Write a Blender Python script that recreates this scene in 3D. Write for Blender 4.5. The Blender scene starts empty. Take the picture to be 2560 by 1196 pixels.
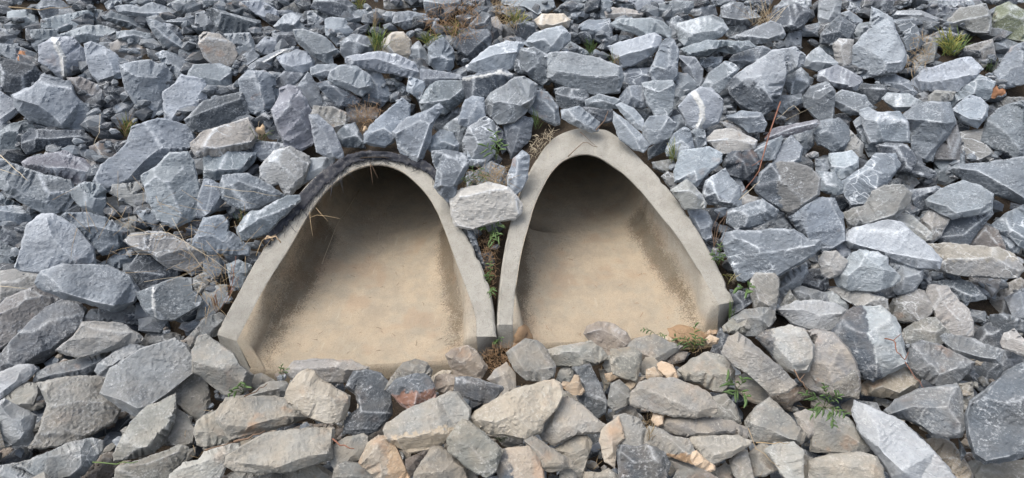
import bpy, bmesh, math, random
import numpy as np
from mathutils import Vector, noise
from mathutils.geometry import delaunay_2d_cdt

R = math.radians
scene = bpy.context.scene
COL = scene.collection

# ------------------------------------------------------------------ camera
F_PX, CX, CY = 1300.0, 1280.0, 598.0          # focal length and centre in photo pixels
PITCH = R(28)
CAM = np.array([0.0, -1.75, 1.60])
cd = bpy.data.cameras.new("camera")
cd.sensor_width = 36
cd.lens = 36 * F_PX / 2560
cd.clip_start = 0.05
cd.clip_end = 500
cam = bpy.data.objects.new("camera", cd)
cam.location = CAM
cam.rotation_euler = (math.pi / 2 - PITCH, 0, 0)
COL.objects.link(cam)
scene.camera = cam

# ------------------------------------------------------------------ light
SUN_EL, SUN_AZ = R(64), R(-92)                # azimuth measured from +y (up the bank) towards +x
world = bpy.data.worlds.new("World")
scene.world = world
world.use_nodes = True
wn = world.node_tree.nodes
sky = wn.new("ShaderNodeTexSky")
sky.sky_type = 'NISHITA'
sky.sun_disc = False
sky.sun_elevation = SUN_EL
sky.sun_rotation = SUN_AZ
sky.air_density = 1.0
sky.dust_density = 4.0
hs = wn.new("ShaderNodeHueSaturation")         # thin overcast: most of the blue is gone from the sky
hs.inputs["Saturation"].default_value = 0.52
world.node_tree.links.new(sky.outputs[0], hs.inputs["Color"])
world.node_tree.links.new(hs.outputs[0], wn["Background"].inputs[0])
wn["Background"].inputs[1].default_value = 0.15
sl = bpy.data.lights.new("sun", 'SUN')
sl.energy = 1.5
sl.angle = R(48)
sl.color = (1.0, 0.93, 0.84)
sun = bpy.data.objects.new("sun", sl)
dv = Vector((math.sin(SUN_AZ) * math.cos(SUN_EL), math.cos(SUN_AZ) * math.cos(SUN_EL), math.sin(SUN_EL)))
sun.rotation_euler = dv.to_track_quat('Z', 'Y').to_euler()
sun.location = dv * 20
COL.objects.link(sun)
scene.view_settings.view_transform = 'Standard'
scene.view_settings.look = 'None'
scene.view_settings.gamma = 1
scene.view_settings.exposure = 0.86

# ------------------------------------------------------------------ projection helpers
Fv = np.array([0, math.cos(PITCH), -math.sin(PITCH)])
Uv = np.array([0, math.sin(PITCH), math.cos(PITCH)])
Rv = np.array([1.0, 0, 0])
SL = 0.65                                     # gradient of the bank


def rays(p):
    p = np.asarray(p, float)
    return Fv + ((p[..., 0:1] - CX) / F_PX) * Rv - ((p[..., 1:2] - CY) / F_PX) * Uv


def zref(y):
    return 0.5 * SL * (y + np.sqrt(y * y + 0.02))


def nref(y):
    g = 0.5 * SL * (1 + y / math.sqrt(y * y + 0.02))
    n = np.array([0, -g, 1.0])
    return n / np.linalg.norm(n)


def on_bank(px, py, off=0.0):
    """point where the line of sight through a pixel meets the bank (raised by off along its normal)"""
    d = rays((px, py))
    a, b = 0.3, 12.0
    f = lambda t: (CAM + d * t)[2] - (zref((CAM + d * t)[1]) + off * 1.15)
    for _ in range(50):
        m = 0.5 * (a + b)
        if f(m) > 0: a = m
        else: b = m
    return CAM + d * a


def on_plane(pts, c, n):
    d = rays(pts)
    t = ((np.asarray(c) - CAM) @ n) / (d @ n)
    return CAM + d * t[..., None]


def on_floor(px, py, z):
    d = rays((px, py))
    return CAM + d * ((z - CAM[2]) / d[2])


RIM_C = 0.05
RIM_N = np.array([0, -SL, 1.0]); RIM_N /= np.linalg.norm(RIM_N)


def on_rim(px, py, up=0.0):
    c = np.array([0, 0, RIM_C]) + RIM_N * up
    return on_plane(np.array([px, py], float), c, RIM_N)


# ------------------------------------------------------------------ node helpers
def new_mat(name, rough=0.85):
    m = bpy.data.materials.new(name)
    m.use_nodes = True
    b = m.node_tree.nodes["Principled BSDF"]
    b.inputs["Roughness"].default_value = rough
    if "Specular IOR Level" in b.inputs: b.inputs["Specular IOR Level"].default_value = 0.35
    return m, m.node_tree, b


def N(nt, t, **kw):
    n = nt.nodes.new(t)
    for k, v in kw.items():
        if k.startswith("i_"):
            n.inputs[k[2:].replace("_", " ")].default_value = v
        else:
            setattr(n, k, v)
    return n


def noise_n(nt, vec, scale, detail=3, rough=0.55):
    n = N(nt, "ShaderNodeTexNoise")
    n.inputs["Scale"].default_value = scale
    n.inputs["Detail"].default_value = detail
    n.inputs["Roughness"].default_value = rough
    nt.links.new(vec, n.inputs["Vector"])
    return n.outputs["Fac"]


def ramp(nt, fac, stops):
    r = N(nt, "ShaderNodeValToRGB")
    e = r.color_ramp.elements
    while len(e) < len(stops): e.new(0.5)
    for k, (p, c) in enumerate(stops):
        e[k].position = p
        e[k].color = (c, c, c, 1) if isinstance(c, (int, float)) else (*c, 1)
    nt.links.new(fac, r.inputs[0])
    return r.outputs[0]


def mth(nt, op, a, b=None, clamp=False):
    n = N(nt, "ShaderNodeMath", operation=op, use_clamp=clamp)
    for k, v in enumerate((a, b)):
        if v is None: continue
        if isinstance(v, (int, float)): n.inputs[k].default_value = v
        else: nt.links.new(v, n.inputs[k])
    return n.outputs[0]


def mix(nt, fac, a, b, blend='MIX'):
    n = N(nt, "ShaderNodeMix", data_type='RGBA', blend_type=blend)
    for k, v in ((0, fac), (6, a), (7, b)):
        if isinstance(v, (int, float)): n.inputs[k].default_value = v
        elif isinstance(v, tuple): n.inputs[k].default_value = (*v, 1)
        else: nt.links.new(v, n.inputs[k])
    return n.outputs[2]


def bump(nt, bsdf, h, strength=0.5, dist=0.01, prev=None):
    n = N(nt, "ShaderNodeBump")
    n.inputs["Strength"].default_value = strength
    n.inputs["Distance"].default_value = dist
    nt.links.new(h, n.inputs["Height"])
    if prev is not None: nt.links.new(prev, n.inputs["Normal"])
    nt.links.new(n.outputs[0], bsdf.inputs["Normal"])
    return n.outputs[0]


def attr(nt, name, out="Fac"):
    n = N(nt, "ShaderNodeAttribute", attribute_name=name)
    return n.outputs[out]


# ------------------------------------------------------------------ stone material
def stone_material():
    m, nt, b = new_mat("slate_stone", 0.8)
    rc = attr(nt, "rc", "Vector")
    tone = attr(nt, "tone", "Color")
    wear = attr(nt, "wear")
    silt = attr(nt, "silt")
    big = noise_n(nt, rc, 9, 3, 0.6)
    mid = noise_n(nt, rc, 34, 5, 0.7)
    fine = noise_n(nt, rc, 95, 4, 0.8)
    # stretched grain of the slate
    mp = N(nt, "ShaderNodeMapping"); mp.inputs["Scale"].default_value = (1.0, 6.5, 2.0)
    nt.links.new(rc, mp.inputs["Vector"])
    grain = noise_n(nt, mp.outputs[0], 26, 5, 0.7)
    tv = N(nt, "ShaderNodeVectorMath", operation='SCALE')
    nt.links.new(tone, tv.inputs[0]); tv.inputs["Scale"].default_value = 0.76
    tl = N(nt, "ShaderNodeVectorMath", operation='SCALE')
    nt.links.new(tone, tl.inputs[0]); tl.inputs["Scale"].default_value = 1.20
    fac = mth(nt, 'ADD', mth(nt, 'MULTIPLY', big, 0.45), mth(nt, 'ADD', mth(nt, 'MULTIPLY', mid, 0.3), mth(nt, 'MULTIPLY', grain, 0.25)))
    c = mix(nt, ramp(nt, fac, [(0.36, 0.0), (0.64, 1.0)]), tv.outputs[0], tl.outputs[0])
    # chalky abrasion: speckles, scratches along the grain, veins, worn arrises
    pale = mix(nt, silt, (0.64, 0.69, 0.74), (0.56, 0.53, 0.47))
    sp = ramp(nt, fine, [(0.52, 0.0), (0.62, 1.0)])
    spm = ramp(nt, noise_n(nt, rc, 14, 2, 0.5), [(0.42, 0.05), (0.66, 1.0)])
    c = mix(nt, mth(nt, 'MULTIPLY', mth(nt, 'MULTIPLY', sp, spm), 0.45), c, pale)
    gs = ramp(nt, noise_n(nt, mp.outputs[0], 60, 3, 0.6), [(0.60, 0.0), (0.72, 1.0)])
    c = mix(nt, mth(nt, 'MULTIPLY', mth(nt, 'MULTIPLY', gs, ramp(nt, mid, [(0.42, 0.0), (0.62, 1.0)])), 0.36), c, pale)
    dn = N(nt, "ShaderNodeTexNoise"); dn.inputs["Scale"].default_value = 22; dn.inputs["Detail"].default_value = 4
    nt.links.new(rc, dn.inputs["Vector"])
    wv = N(nt, "ShaderNodeVectorMath", operation='MULTIPLY_ADD')
    nt.links.new(dn.outputs["Color"], wv.inputs[0]); wv.inputs[1].default_value = (0.06, 0.06, 0.06)
    vs = N(nt, "ShaderNodeVectorMath", operation='MULTIPLY'); vs.inputs[1].default_value = (0.7, 2.0, 1.0)
    nt.links.new(rc, vs.inputs[0]); nt.links.new(vs.outputs[0], wv.inputs[2])
    vo = N(nt, "ShaderNodeTexVoronoi", feature='DISTANCE_TO_EDGE'); vo.inputs["Scale"].default_value = 11
    nt.links.new(wv.outputs[0], vo.inputs["Vector"])
    vein = ramp(nt, vo.outputs["Distance"], [(0.008, 1.0), (0.036, 0.0)])
    vm = ramp(nt, noise_n(nt, rc, 7, 2, 0.5), [(0.47, 0.0), (0.58, 1.0)])
    vein = mth(nt, 'MULTIPLY', vein, vm)
    c = mix(nt, mth(nt, 'MULTIPLY', vein, mth(nt, 'MULTIPLY', attr(nt, "vein"), 1.0)), c, pale)
    wr = mth(nt, 'MULTIPLY', mth(nt, 'POWER', wear, 1.9), ramp(nt, mth(nt, 'ADD', mth(nt, 'MULTIPLY', mid, 0.6), mth(nt, 'MULTIPLY', fine, 0.4)), [(0.36, 0.12), (0.56, 1.0)]))
    c = mix(nt, mth(nt, 'MULTIPLY', wr, 0.85, True), c, pale)
    # earthy film and rust on some of them
    film = ramp(nt, noise_n(nt, rc, 12, 4, 0.6), [(0.40, 0.0), (0.66, 1.0)])
    c = mix(nt, mth(nt, 'MULTIPLY', mth(nt, 'MULTIPLY', film, silt), 0.42), c, (0.36, 0.30, 0.22))
    rustm = ramp(nt, noise_n(nt, rc, 8, 3, 0.6), [(0.60, 0.0), (0.72, 1.0)])
    c = mix(nt, mth(nt, 'MULTIPLY', mth(nt, 'MULTIPLY', rustm, attr(nt, "rust")), 0.7), c, (0.36, 0.19, 0.09))
    nt.links.new(c, b.inputs["Base Color"])
    h = mth(nt, 'ADD', mth(nt, 'MULTIPLY', mid, 0.8), mth(nt, 'ADD', mth(nt, 'MULTIPLY', grain, 0.9), mth(nt, 'MULTIPLY', fine, 0.30)))
    bump(nt, b, h, 0.6, 0.012)
    return m


STONE = stone_material()

TONES = {'g': (0.150, 0.175, 0.203), 'p': (0.235, 0.266, 0.300), 'd': (0.066, 0.080, 0.098), 'n': (0.198, 0.198, 0.184),
         't': (0.29, 0.262, 0.22), 'b': (0.190, 0.165, 0.142), 'w': (0.31, 0.305, 0.295), 'r': (0.185, 0.150, 0.135), 'c': (0.365, 0.335, 0.28), 'k': (0.25, 0.235, 0.225),
         'v': (0.165, 0.172, 0.205), 'm': (0.110, 0.125, 0.085), 'x': (0.37, 0.29, 0.205)}


def fbm(p, oct=3):
    s, a, f = 0.0, 1.0, 1.0
    for _ in range(oct):
        s += a * noise.noise((p[0] * f, p[1] * f, p[2] * f)); a *= 0.5; f *= 2.1
    return s


def set_attr(me, name, kind, vals):
    a = me.attributes.new(name, kind, 'POINT')
    a.data.foreach_set("color" if kind == 'FLOAT_COLOR' else ("vector" if kind == 'FLOAT_VECTOR' else "value"), np.asarray(vals, np.float32).ravel())


def resample(poly, step, closed=True):
    out = []
    n = len(poly)
    for i in range(n if closed else n - 1):
        a, b = poly[i], poly[(i + 1) % n]
        k = max(1, int(round(np.linalg.norm(b - a) / step)))
        for j in range(k): out.append(a + (b - a) * j / k)
    if not closed: out.append(poly[-1])
    return np.array(out)


def seg_dist(P, A, B):
    d = B - A
    L = (d * d).sum() + 1e-9
    t = np.clip(((P - A) @ d) / L, 0, 1)
    return np.linalg.norm(P - (A + t[:, None] * d), axis=1)


def inside(P, poly):
    x, y = P[:, 0], P[:, 1]
    c = np.zeros(len(P), bool)
    n = len(poly)
    for i in range(n):
        x1, y1 = poly[i]; x2, y2 = poly[(i + 1) % n]
        if abs(y2 - y1) < 1e-9: continue
        k = ((y1 > y) != (y2 > y)) & (x < (x2 - x1) * (y - y1) / (y2 - y1) + x1)
        c ^= k
    return c


def area(poly):
    x, y = poly[:, 0], poly[:, 1]
    return 0.5 * abs((x * np.roll(y, -1) - np.roll(x, -1) * y).sum())


def centroid(poly):
    x, y = poly[:, 0], poly[:, 1]
    x2, y2 = np.roll(x, -1), np.roll(y, -1)
    cr = x * y2 - x2 * y
    a = cr.sum() / 2
    if abs(a) < 1e-6: return poly.mean(0)
    return np.array([((x + x2) * cr).sum() / (6 * a), ((y + y2) * cr).sum() / (6 * a)])


def delaunay(P, E=()):
    v, e, f, *_ = delaunay_2d_cdt([Vector(p) for p in P], list(E), [], 0, 1e-4)
    return np.array([(q[0], q[1]) for q in v]), [t for t in f]


TWO_TONE = {'rusty red underside': ((0.15, 1.0), (0.20, 0.105, 0.075), 0.02), 'half pale smooth': ((-1.0, 0.25), 'd', -0.02), 'peach coloured right half': ((1.0, 0.1), (0.40, 0.29, 0.19), 0.05),
            'jagged cap': ((-0.6, 1.0), 'd', 0.18), 'smooth tan face and dark left': ((-1.0, 0.0), 'd', 0.22), 'dark left side': ((-1.0, 0.2), 'd', 0.22), 'chipped dark left edge': ((-1.0, 0.1), 'd', 0.34),
            'dark front face': ((-0.4, 1.0), 'd', 0.18), 'sandy stone with a smooth tan face': ((-1.0, 0.3), 'n', 0.15), 'rusty lower edge': ((0.1, 1.0), (0.30, 0.20, 0.12), 0.28),
            'beige belly': ((0.2, 1.0), (0.34, 0.29, 0.22), 0.12), 'tan flat top': ((0.0, -1.0), (0.235, 0.228, 0.205), 0.03), 'blue grey block with a pale flaked': ((-1.0, -0.2), 'p', 0.15)}


def rock_geometry(poly, ridge, layer, tone, seed, step=4.2, sill=False, hscale=1.0, label=""):
    """An outline traced in the picture becomes a stone at its own place on the bank: real size, faceted front, closed back.
    Returns world vertices, faces and per-vertex data."""
    rnd = random.Random(seed)
    poly = np.array(poly, float)
    c0 = poly.mean(0)
    poly = poly + (poly - c0) / (np.linalg.norm(poly - c0, axis=1)[:, None] + 1e-6) * 5.0
    if len(poly) < 3: return None
    A = area(poly)
    size = math.sqrt(A)
    c = centroid(poly)
    off = (layer - 3) * 0.05
    if sill:
        C = on_floor(c[0], c[1], 0.05 + 0.28 * size * 1.9 / F_PX)
        nb = np.array([0, -0.35, 1.0])
    else:
        C = on_bank(c[0], c[1], off)
        nb = nref(C[1])
    view = CAM - C
    depth = -(view @ Fv)
    mpp = depth / F_PX
    view = view / np.linalg.norm(view)
    n = 0.6 * view + 0.4 * nb / np.linalg.norm(nb)
    n /= np.linalg.norm(n)
    H = size * rnd.choice([rnd.uniform(0.15, 0.22), rnd.uniform(0.24, 0.34)]) * hscale
    has_ridge = len(ridge) >= 2
    # rim: an inner loop where the steep sides turn into the upper faces
    k = len(poly)
    rim, rimh = [], []
    base_in = rnd.uniform(0.015, 0.05) if has_ridge else rnd.uniform(0.025, 0.075)
    ph = rnd.uniform(0, 6.28)
    for i in range(k):
        r = base_in * rnd.uniform(0.5, 1.9)
        # undersides (lower in the picture) are seen less steeply than top edges
        dvec = (poly[i] - c) / (np.linalg.norm(poly[i] - c) + 1e-6)
        r *= 1.0 + 0.9 * max(0, dvec[1])
        rim.append(poly[i] + (c - poly[i]) * min(r, 0.5))
        if has_ridge: hh = rnd.uniform(0.22, 0.5)
        else: hh = rnd.uniform(0.62, 1.0) + 0.16 * math.cos(math.atan2(dvec[1], dvec[0]) - ph)
        rimh.append(hh * H)
    rim = np.array(rim); rimh = np.array(rimh)
    # coarse surface points
    pts, hts = [], []
    od = resample(poly, 14)
    pts += list(od); hts += [0.0] * len(od)
    for i in range(k):
        a, b = rim[i], rim[(i + 1) % k]
        q = max(1, int(np.linalg.norm(b - a) / 14))
        for j in range(q):
            p = a + (b - a) * j / q
            pts.append(p); hts.append(rimh[i] + (rimh[(i + 1) % k] - rimh[i]) * j / q)
    creases = [(rim[i], rim[(i + 1) % k], rnd.uniform(0.05, 0.75)) for i in range(k)]
    creases += [(poly[i], poly[(i + 1) % k], 0.35) for i in range(k)]
    if has_ridge:
        rg = np.array(ridge, float)
        cc = c + (rg.mean(0) - c) * 0.5
        rh = [H * rnd.uniform(0.8, 1.12) for _ in rg]
        keep = [i for i, p in enumerate(pts) if i < len(od) or min(seg_dist(np.array([p]), rg[j], rg[j + 1])[0] for j in range(len(rg) - 1)) > 9]
        pts = [pts[i] for i in keep]; hts = [hts[i] for i in keep]
        for j in range(len(rg) - 1):
            L = np.linalg.norm(rg[j + 1] - rg[j]); q = max(1, int(L / 10))
            for s in range(q + (j == len(rg) - 2)):
                t = s / q
                p = rg[j] + (rg[j + 1] - rg[j]) * t
                # ends of the ridge run down to the outline
                e = min(1.0, 0.25 + min(seg_dist(np.array([p]), poly[m], poly[(m + 1) % k])[0] for m in range(k)) / (0.14 * size + 1e-6))
                pts.append(p); hts.append((rh[j] + (rh[j + 1] - rh[j]) * t) * e)
            creases.append((rg[j], rg[j + 1], rnd.uniform(0.45, 1.0)))
    else:
        p = c + np.array([rnd.uniform(-0.15, 0.15), rnd.uniform(-0.15, 0.1)]) * size
        pts.append(p); hts.append(H * rnd.uniform(0.9, 1.2))
        if rnd.random() < 0.6:
            a = rnd.randrange(k)
            creases.append((p, rim[a], 0.6)); creases.append((p, rim[(a + k // 2) % k], 0.6))
    pts = np.array(pts)
    ins = inside(pts, poly); ins[:len(od)] = True
    pts, hts = pts[ins], np.array(hts)[ins]
    # coarse Delaunay, heights looked up by position
    cv, cf = delaunay(pts)
    key = {}
    ch = np.zeros(len(cv))
    for i, p in enumerate(cv):
        j = int(np.argmin(((pts - p) ** 2).sum(1))); ch[i] = hts[j]
    # fine points
    ol = resample(poly, step)
    nl = len(ol)
    nrm = np.roll(ol, -1, 0) - np.roll(ol, 1, 0)
    nrm = np.stack([nrm[:, 1], -nrm[:, 0]], 1) / (np.linalg.norm(nrm, axis=1)[:, None] + 1e-9)
    amp = min(2.6, 0.02 * size + 0.7)
    jit = np.array([fbm((p[0] / 17, p[1] / 17, seed * 1.7), 3) for p in ol])
    olr = ol + nrm * jit[:, None] * amp
    x0, y0 = poly.min(0); x1, y1 = poly.max(0)
    gx, gy = np.meshgrid(np.arange(x0, x1, step), np.arange(y0, y1, step * 0.87))
    gx[1::2] += step / 2
    gp = np.stack([gx.ravel(), gy.ravel()], 1)
    rs = np.random.RandomState(seed)
    gp += rs.uniform(-0.28, 0.28, gp.shape) * step
    if len(gp):
        m = inside(gp, poly)
        gp = gp[m]
    if len(gp):
        dmin = np.min([seg_dist(gp, ol[i], ol[(i + 1) % nl]) for i in range(nl)], 0)
        gp = gp[dmin > step * 0.55]
    def height(P):
        h = np.zeros(len(P))
        for t in cf:
            a, b, d = cv[t[0]], cv[t[1]], cv[t[2]]
            det = (b[0] - a[0]) * (d[1] - a[1]) - (d[0] - a[0]) * (b[1] - a[1])
            if abs(det) < 1e-6: continue
            u = ((P[:, 0] - a[0]) * (d[1] - a[1]) - (d[0] - a[0]) * (P[:, 1] - a[1])) / det
            v = ((b[0] - a[0]) * (P[:, 1] - a[1]) - (P[:, 0] - a[0]) * (b[1] - a[1])) / det
            m = (u >= -1e-6) & (v >= -1e-6) & (u + v <= 1 + 1e-6)
            h[m] = (ch[t[0]] + u * (ch[t[1]] - ch[t[0]]) + v * (ch[t[2]] - ch[t[0]]))[m]
        return h
    xp = []
    for a, b, wgt in creases:
        if wgt == 0.35: continue
        q = max(1, int(np.linalg.norm(b - a) / step)); xp += [a + (b - a) * i / q for i in range(q + 1)]
    xp = np.array(xp) if xp else np.zeros((0, 2))
    if len(xp):
        xp = xp[inside(xp, poly)]
    if len(xp):
        dm = np.min([seg_dist(xp, ol[i], ol[(i + 1) % nl]) for i in range(nl)], 0); xp = xp[dm > step * 0.4]
    if len(xp) and len(gp):
        dd = np.min(((gp[:, None] - xp[None]) ** 2).sum(2), 1); gp = gp[dd > (step * 0.6) ** 2]
    if len(xp): gp = np.concatenate([gp, xp]) if len(gp) else xp
    hg = height(gp) if len(gp) else np.zeros(0)
    P2 = np.concatenate([olr, gp]) if len(gp) else olr
    h = np.concatenate([np.zeros(nl), hg])
    E = [(i, (i + 1) % nl) for i in range(nl)]
    v2, e2, f2, ov, *_ = delaunay_2d_cdt([Vector(p) for p in P2], E, [], 1, 1e-5)
    src = [o[0] if o else -1 for o in ov]
    if any(s < 0 for s in src):               # crossings of the outline: fall back to nearest
        q = np.array([(a[0], a[1]) for a in v2])
        for i, s in enumerate(src):
            if s < 0: src[i] = int(np.argmin(((P2 - q[i]) ** 2).sum(1)))
    P = np.array([(a[0], a[1]) for a in v2])
    h = h[src]
    edge = np.array([s < nl for s in src])
    cr = np.zeros(len(P))
    for a, b, wgt in creases:
        cr = np.maximum(cr, wgt * np.exp(-(seg_dist(P, a, b) / 3.4) ** 2))
    # planes struck off the block
    gs = np.linalg.norm(P - c, axis=1)
    tint = np.ones(len(P))
    for j in range(rnd.randint(3, 6)):
        th = rnd.uniform(0, 6.283)
        u_ = np.array([math.cos(th), math.sin(th)])
        ext = max((poly - c) @ u_)
        m_ = rnd.uniform(0.30, 1.7)
        cut = m_ * (ext * rnd.uniform(0.82, 1.10) - (P - c) @ u_) + (0.28 * H if rnd.random() < 0.5 else 0.0) + rnd.uniform(-0.12, 0.12) * ((P - c) @ np.array([-u_[1], u_[0]]))
        dcut = cut - h
        cr = np.where(dcut < 0, cr * 0.25, cr)
        cr = np.maximum(cr, rnd.uniform(0.3, 1.0) * np.exp(-(np.abs(dcut) / (2.6 * math.hypot(1, m_))) ** 2) * (~edge))
        tint = np.where(dcut < 0, rnd.uniform(0.80, 1.20), tint)
        h = np.where(edge, h, np.minimum(h, cut))
    h = np.maximum(h, np.where(edge, 0, 0.03 * size))
    # rough fracture surface
    sx = rnd.uniform(-50, 50)
    ang = rnd.uniform(-0.6, 0.6)
    ca, sa = math.cos(ang), math.sin(ang)
    for i in range(len(P)):
        if edge[i]: continue
        x, y = P[i] / size
        u, v = x * ca + y * sa, -x * sa + y * ca
        h[i] += size * (0.014 * fbm((u * 2.6 + sx, v * 5.0, seed), 3) + 0.013 * abs(fbm((u * 6 + sx, v * 17, seed + 9), 2)) + 0.012 * noise.noise((x * 22, y * 22, seed)))
    h = np.maximum(h, np.where(edge, 0, 0.02 * size))
    # to world
    wm = h * mpp
    d = rays(P)
    t = ((C - CAM) @ n + wm) / (d @ n)
    W = CAM + d * t[:, None]
    faces = [list(reversed(f)) for f in f2]
    # orientation: front must face the camera
    nv = 0
    a, b_, c_ = W[faces[0][0]], W[faces[0][1]], W[faces[0][2]]
    if np.cross(b_ - a, c_ - a) @ view < 0: faces = [list(reversed(f)) for f in faces]
    # back: boundary ring pulled in and behind
    cnt = {}
    for f in faces:
        for i in range(len(f)):
            e = (f[i], f[(i + 1) % len(f)])
            cnt[e] = 1
    bd = {a: b for (a, b) in cnt if (b, a) not in cnt}
    verts = [w for w in W]
    Cw = W.mean(0)
    Hb = H * mpp * 0.9
    ringmap = {}
    for a in bd:
        q = W[a]
        ringmap[a] = len(verts)
        verts.append(q + (Cw - q) * 0.14 - n * Hb * 0.55)
    ci = len(verts)
    verts.append(Cw - n * Hb * 1.0)
    for a, b in bd.items():
        if b in ringmap:
            faces.append([b, a, ringmap[a], ringmap[b]])
            faces.append([ringmap[b], ringmap[a], ci])
    nvt = len(verts)
    V = np.array(verts)
    wear = np.zeros(nvt); wear[:len(P)] = cr
    # texture space: stretched, turned and shifted for each stone
    rx = np.array([ca, 0, sa]); ry = np.array([-sa, 0, ca]); rz = np.array([0, 1.0, 0])
    loc = V - C
    rc = np.stack([loc @ rx, loc @ ry, loc @ rz], 1) + np.array([rnd.uniform(-9, 9) for _ in range(3)])
    T = np.array(TONES[tone]) * rnd.uniform(0.74, 1.26)
    if (c[1] < 600 or ((c[0] < 520 or c[0] > 2050) and c[1] < 930)) and tone in 'nbtk': T = 0.45 * T + 0.55 * T.mean() * np.array([0.95, 1.0, 1.06])
    T = T * (1 + np.array([rnd.uniform(-.03, .03), 0, rnd.uniform(-.03, .03)]))
    warm = min(1, max(0, (c[1] - 640) / 300.0)) * (1.0 if 480 < c[0] < 2150 else 0.4) * (0.35 if tone == 'd' else 1)
    if tone in 'gpdv': T = T * (1 - 0.85 * warm) + 0.85 * warm * np.array([T.mean() * 1.02, T.mean() * 1.02, T.mean() * 0.93])
    silt = min(1, warm * rnd.uniform(0.4, 0.9) + (0.25 if tone in 'tbnxc' and c[1] > 500 else 0.05))
    rust = {'b': 0.4, 't': 0.5, 'x': 0.6, 'r': 0.9, 'w': 0.15, 'c': 0.3, 'k': 0.6}.get(tone, 0.25 * warm + (rnd.uniform(0.2, 0.6) if rnd.random() < 0.14 else 0))
    vein = (0.75 if rnd.random() < 0.15 and tone != 'd' else rnd.uniform(0, 0.22)) * (1 - 0.55 * warm)
    TT = np.tile(np.append(T, 1.0), (nvt, 1)); TT[:len(P), :3] *= tint[:, None]
    # stones the photograph shows in two colours, with a quartz band or a rust spot: colour set by side
    wob = np.array([fbm((p[0] / 20, p[1] / 20, seed), 3) for p in P]) * 0.10 * size
    for key_, (axis, t_, off_) in TWO_TONE.items():
        if key_ in label:
            m_ = ((P - c) @ np.array(axis) + wob) > off_ * size
            TT[:len(P)][m_, :3] = np.array(TONES[t_]) if isinstance(t_, str) else np.array(t_)
    if ("quartz band" in label or "centre seam" in label or "white crack down" in label or "white seam" in label) and has_ridge:
        wd = 7.0 if "broad" in label else 3.2
        dd_ = np.min([seg_dist(P, rg[j], rg[j + 1]) for j in range(len(rg) - 1)], 0) + wob * 0.25
        TT[:len(P)][dd_ < wd, :3] = (0.50, 0.51, 0.50)
    if "rust spot" in label:
        m_ = np.linalg.norm((P - np.array([55, 143])) * [1, 0.75], axis=1) + wob * 0.3 < 12
        TT[:len(P)][m_, :3] = (0.42, 0.17, 0.05)
    data = dict(tone=TT, wear=wear * (1 - 0.4 * warm), silt=np.full(nvt, silt), rc=rc,
                rust=np.full(nvt, rust), vein=np.full(nvt, vein))
    return V, faces, data, C, n, mpp


def build_mesh(name, V, faces, data, origin, mat, smooth=True):
    me = bpy.data.meshes.new(name)
    me.from_pydata([tuple(v) for v in (V - origin)], [], faces)
    for kname, kind in (("tone", 'FLOAT_COLOR'), ("wear", 'FLOAT'), ("silt", 'FLOAT'), ("rc", 'FLOAT_VECTOR'), ("rust", 'FLOAT'), ("vein", 'FLOAT')):
        set_attr(me, kname, kind, data[kname])
    me.materials.append(mat)
    if smooth: me.polygons.foreach_set("use_smooth", [True] * len(me.polygons))
    if smooth: me.set_sharp_from_angle(angle=R(19))
    me.update()
    o = bpy.data.objects.new(name, me)
    o.location = origin
    COL.objects.link(o)
    return o


def tag(o, label=None, cat=None, group=None, kind=None):
    if label: o["label"] = label
    if cat: o["category"] = cat
    if group: o["group"] = group
    if kind: o["kind"] = kind
    return o

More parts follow.
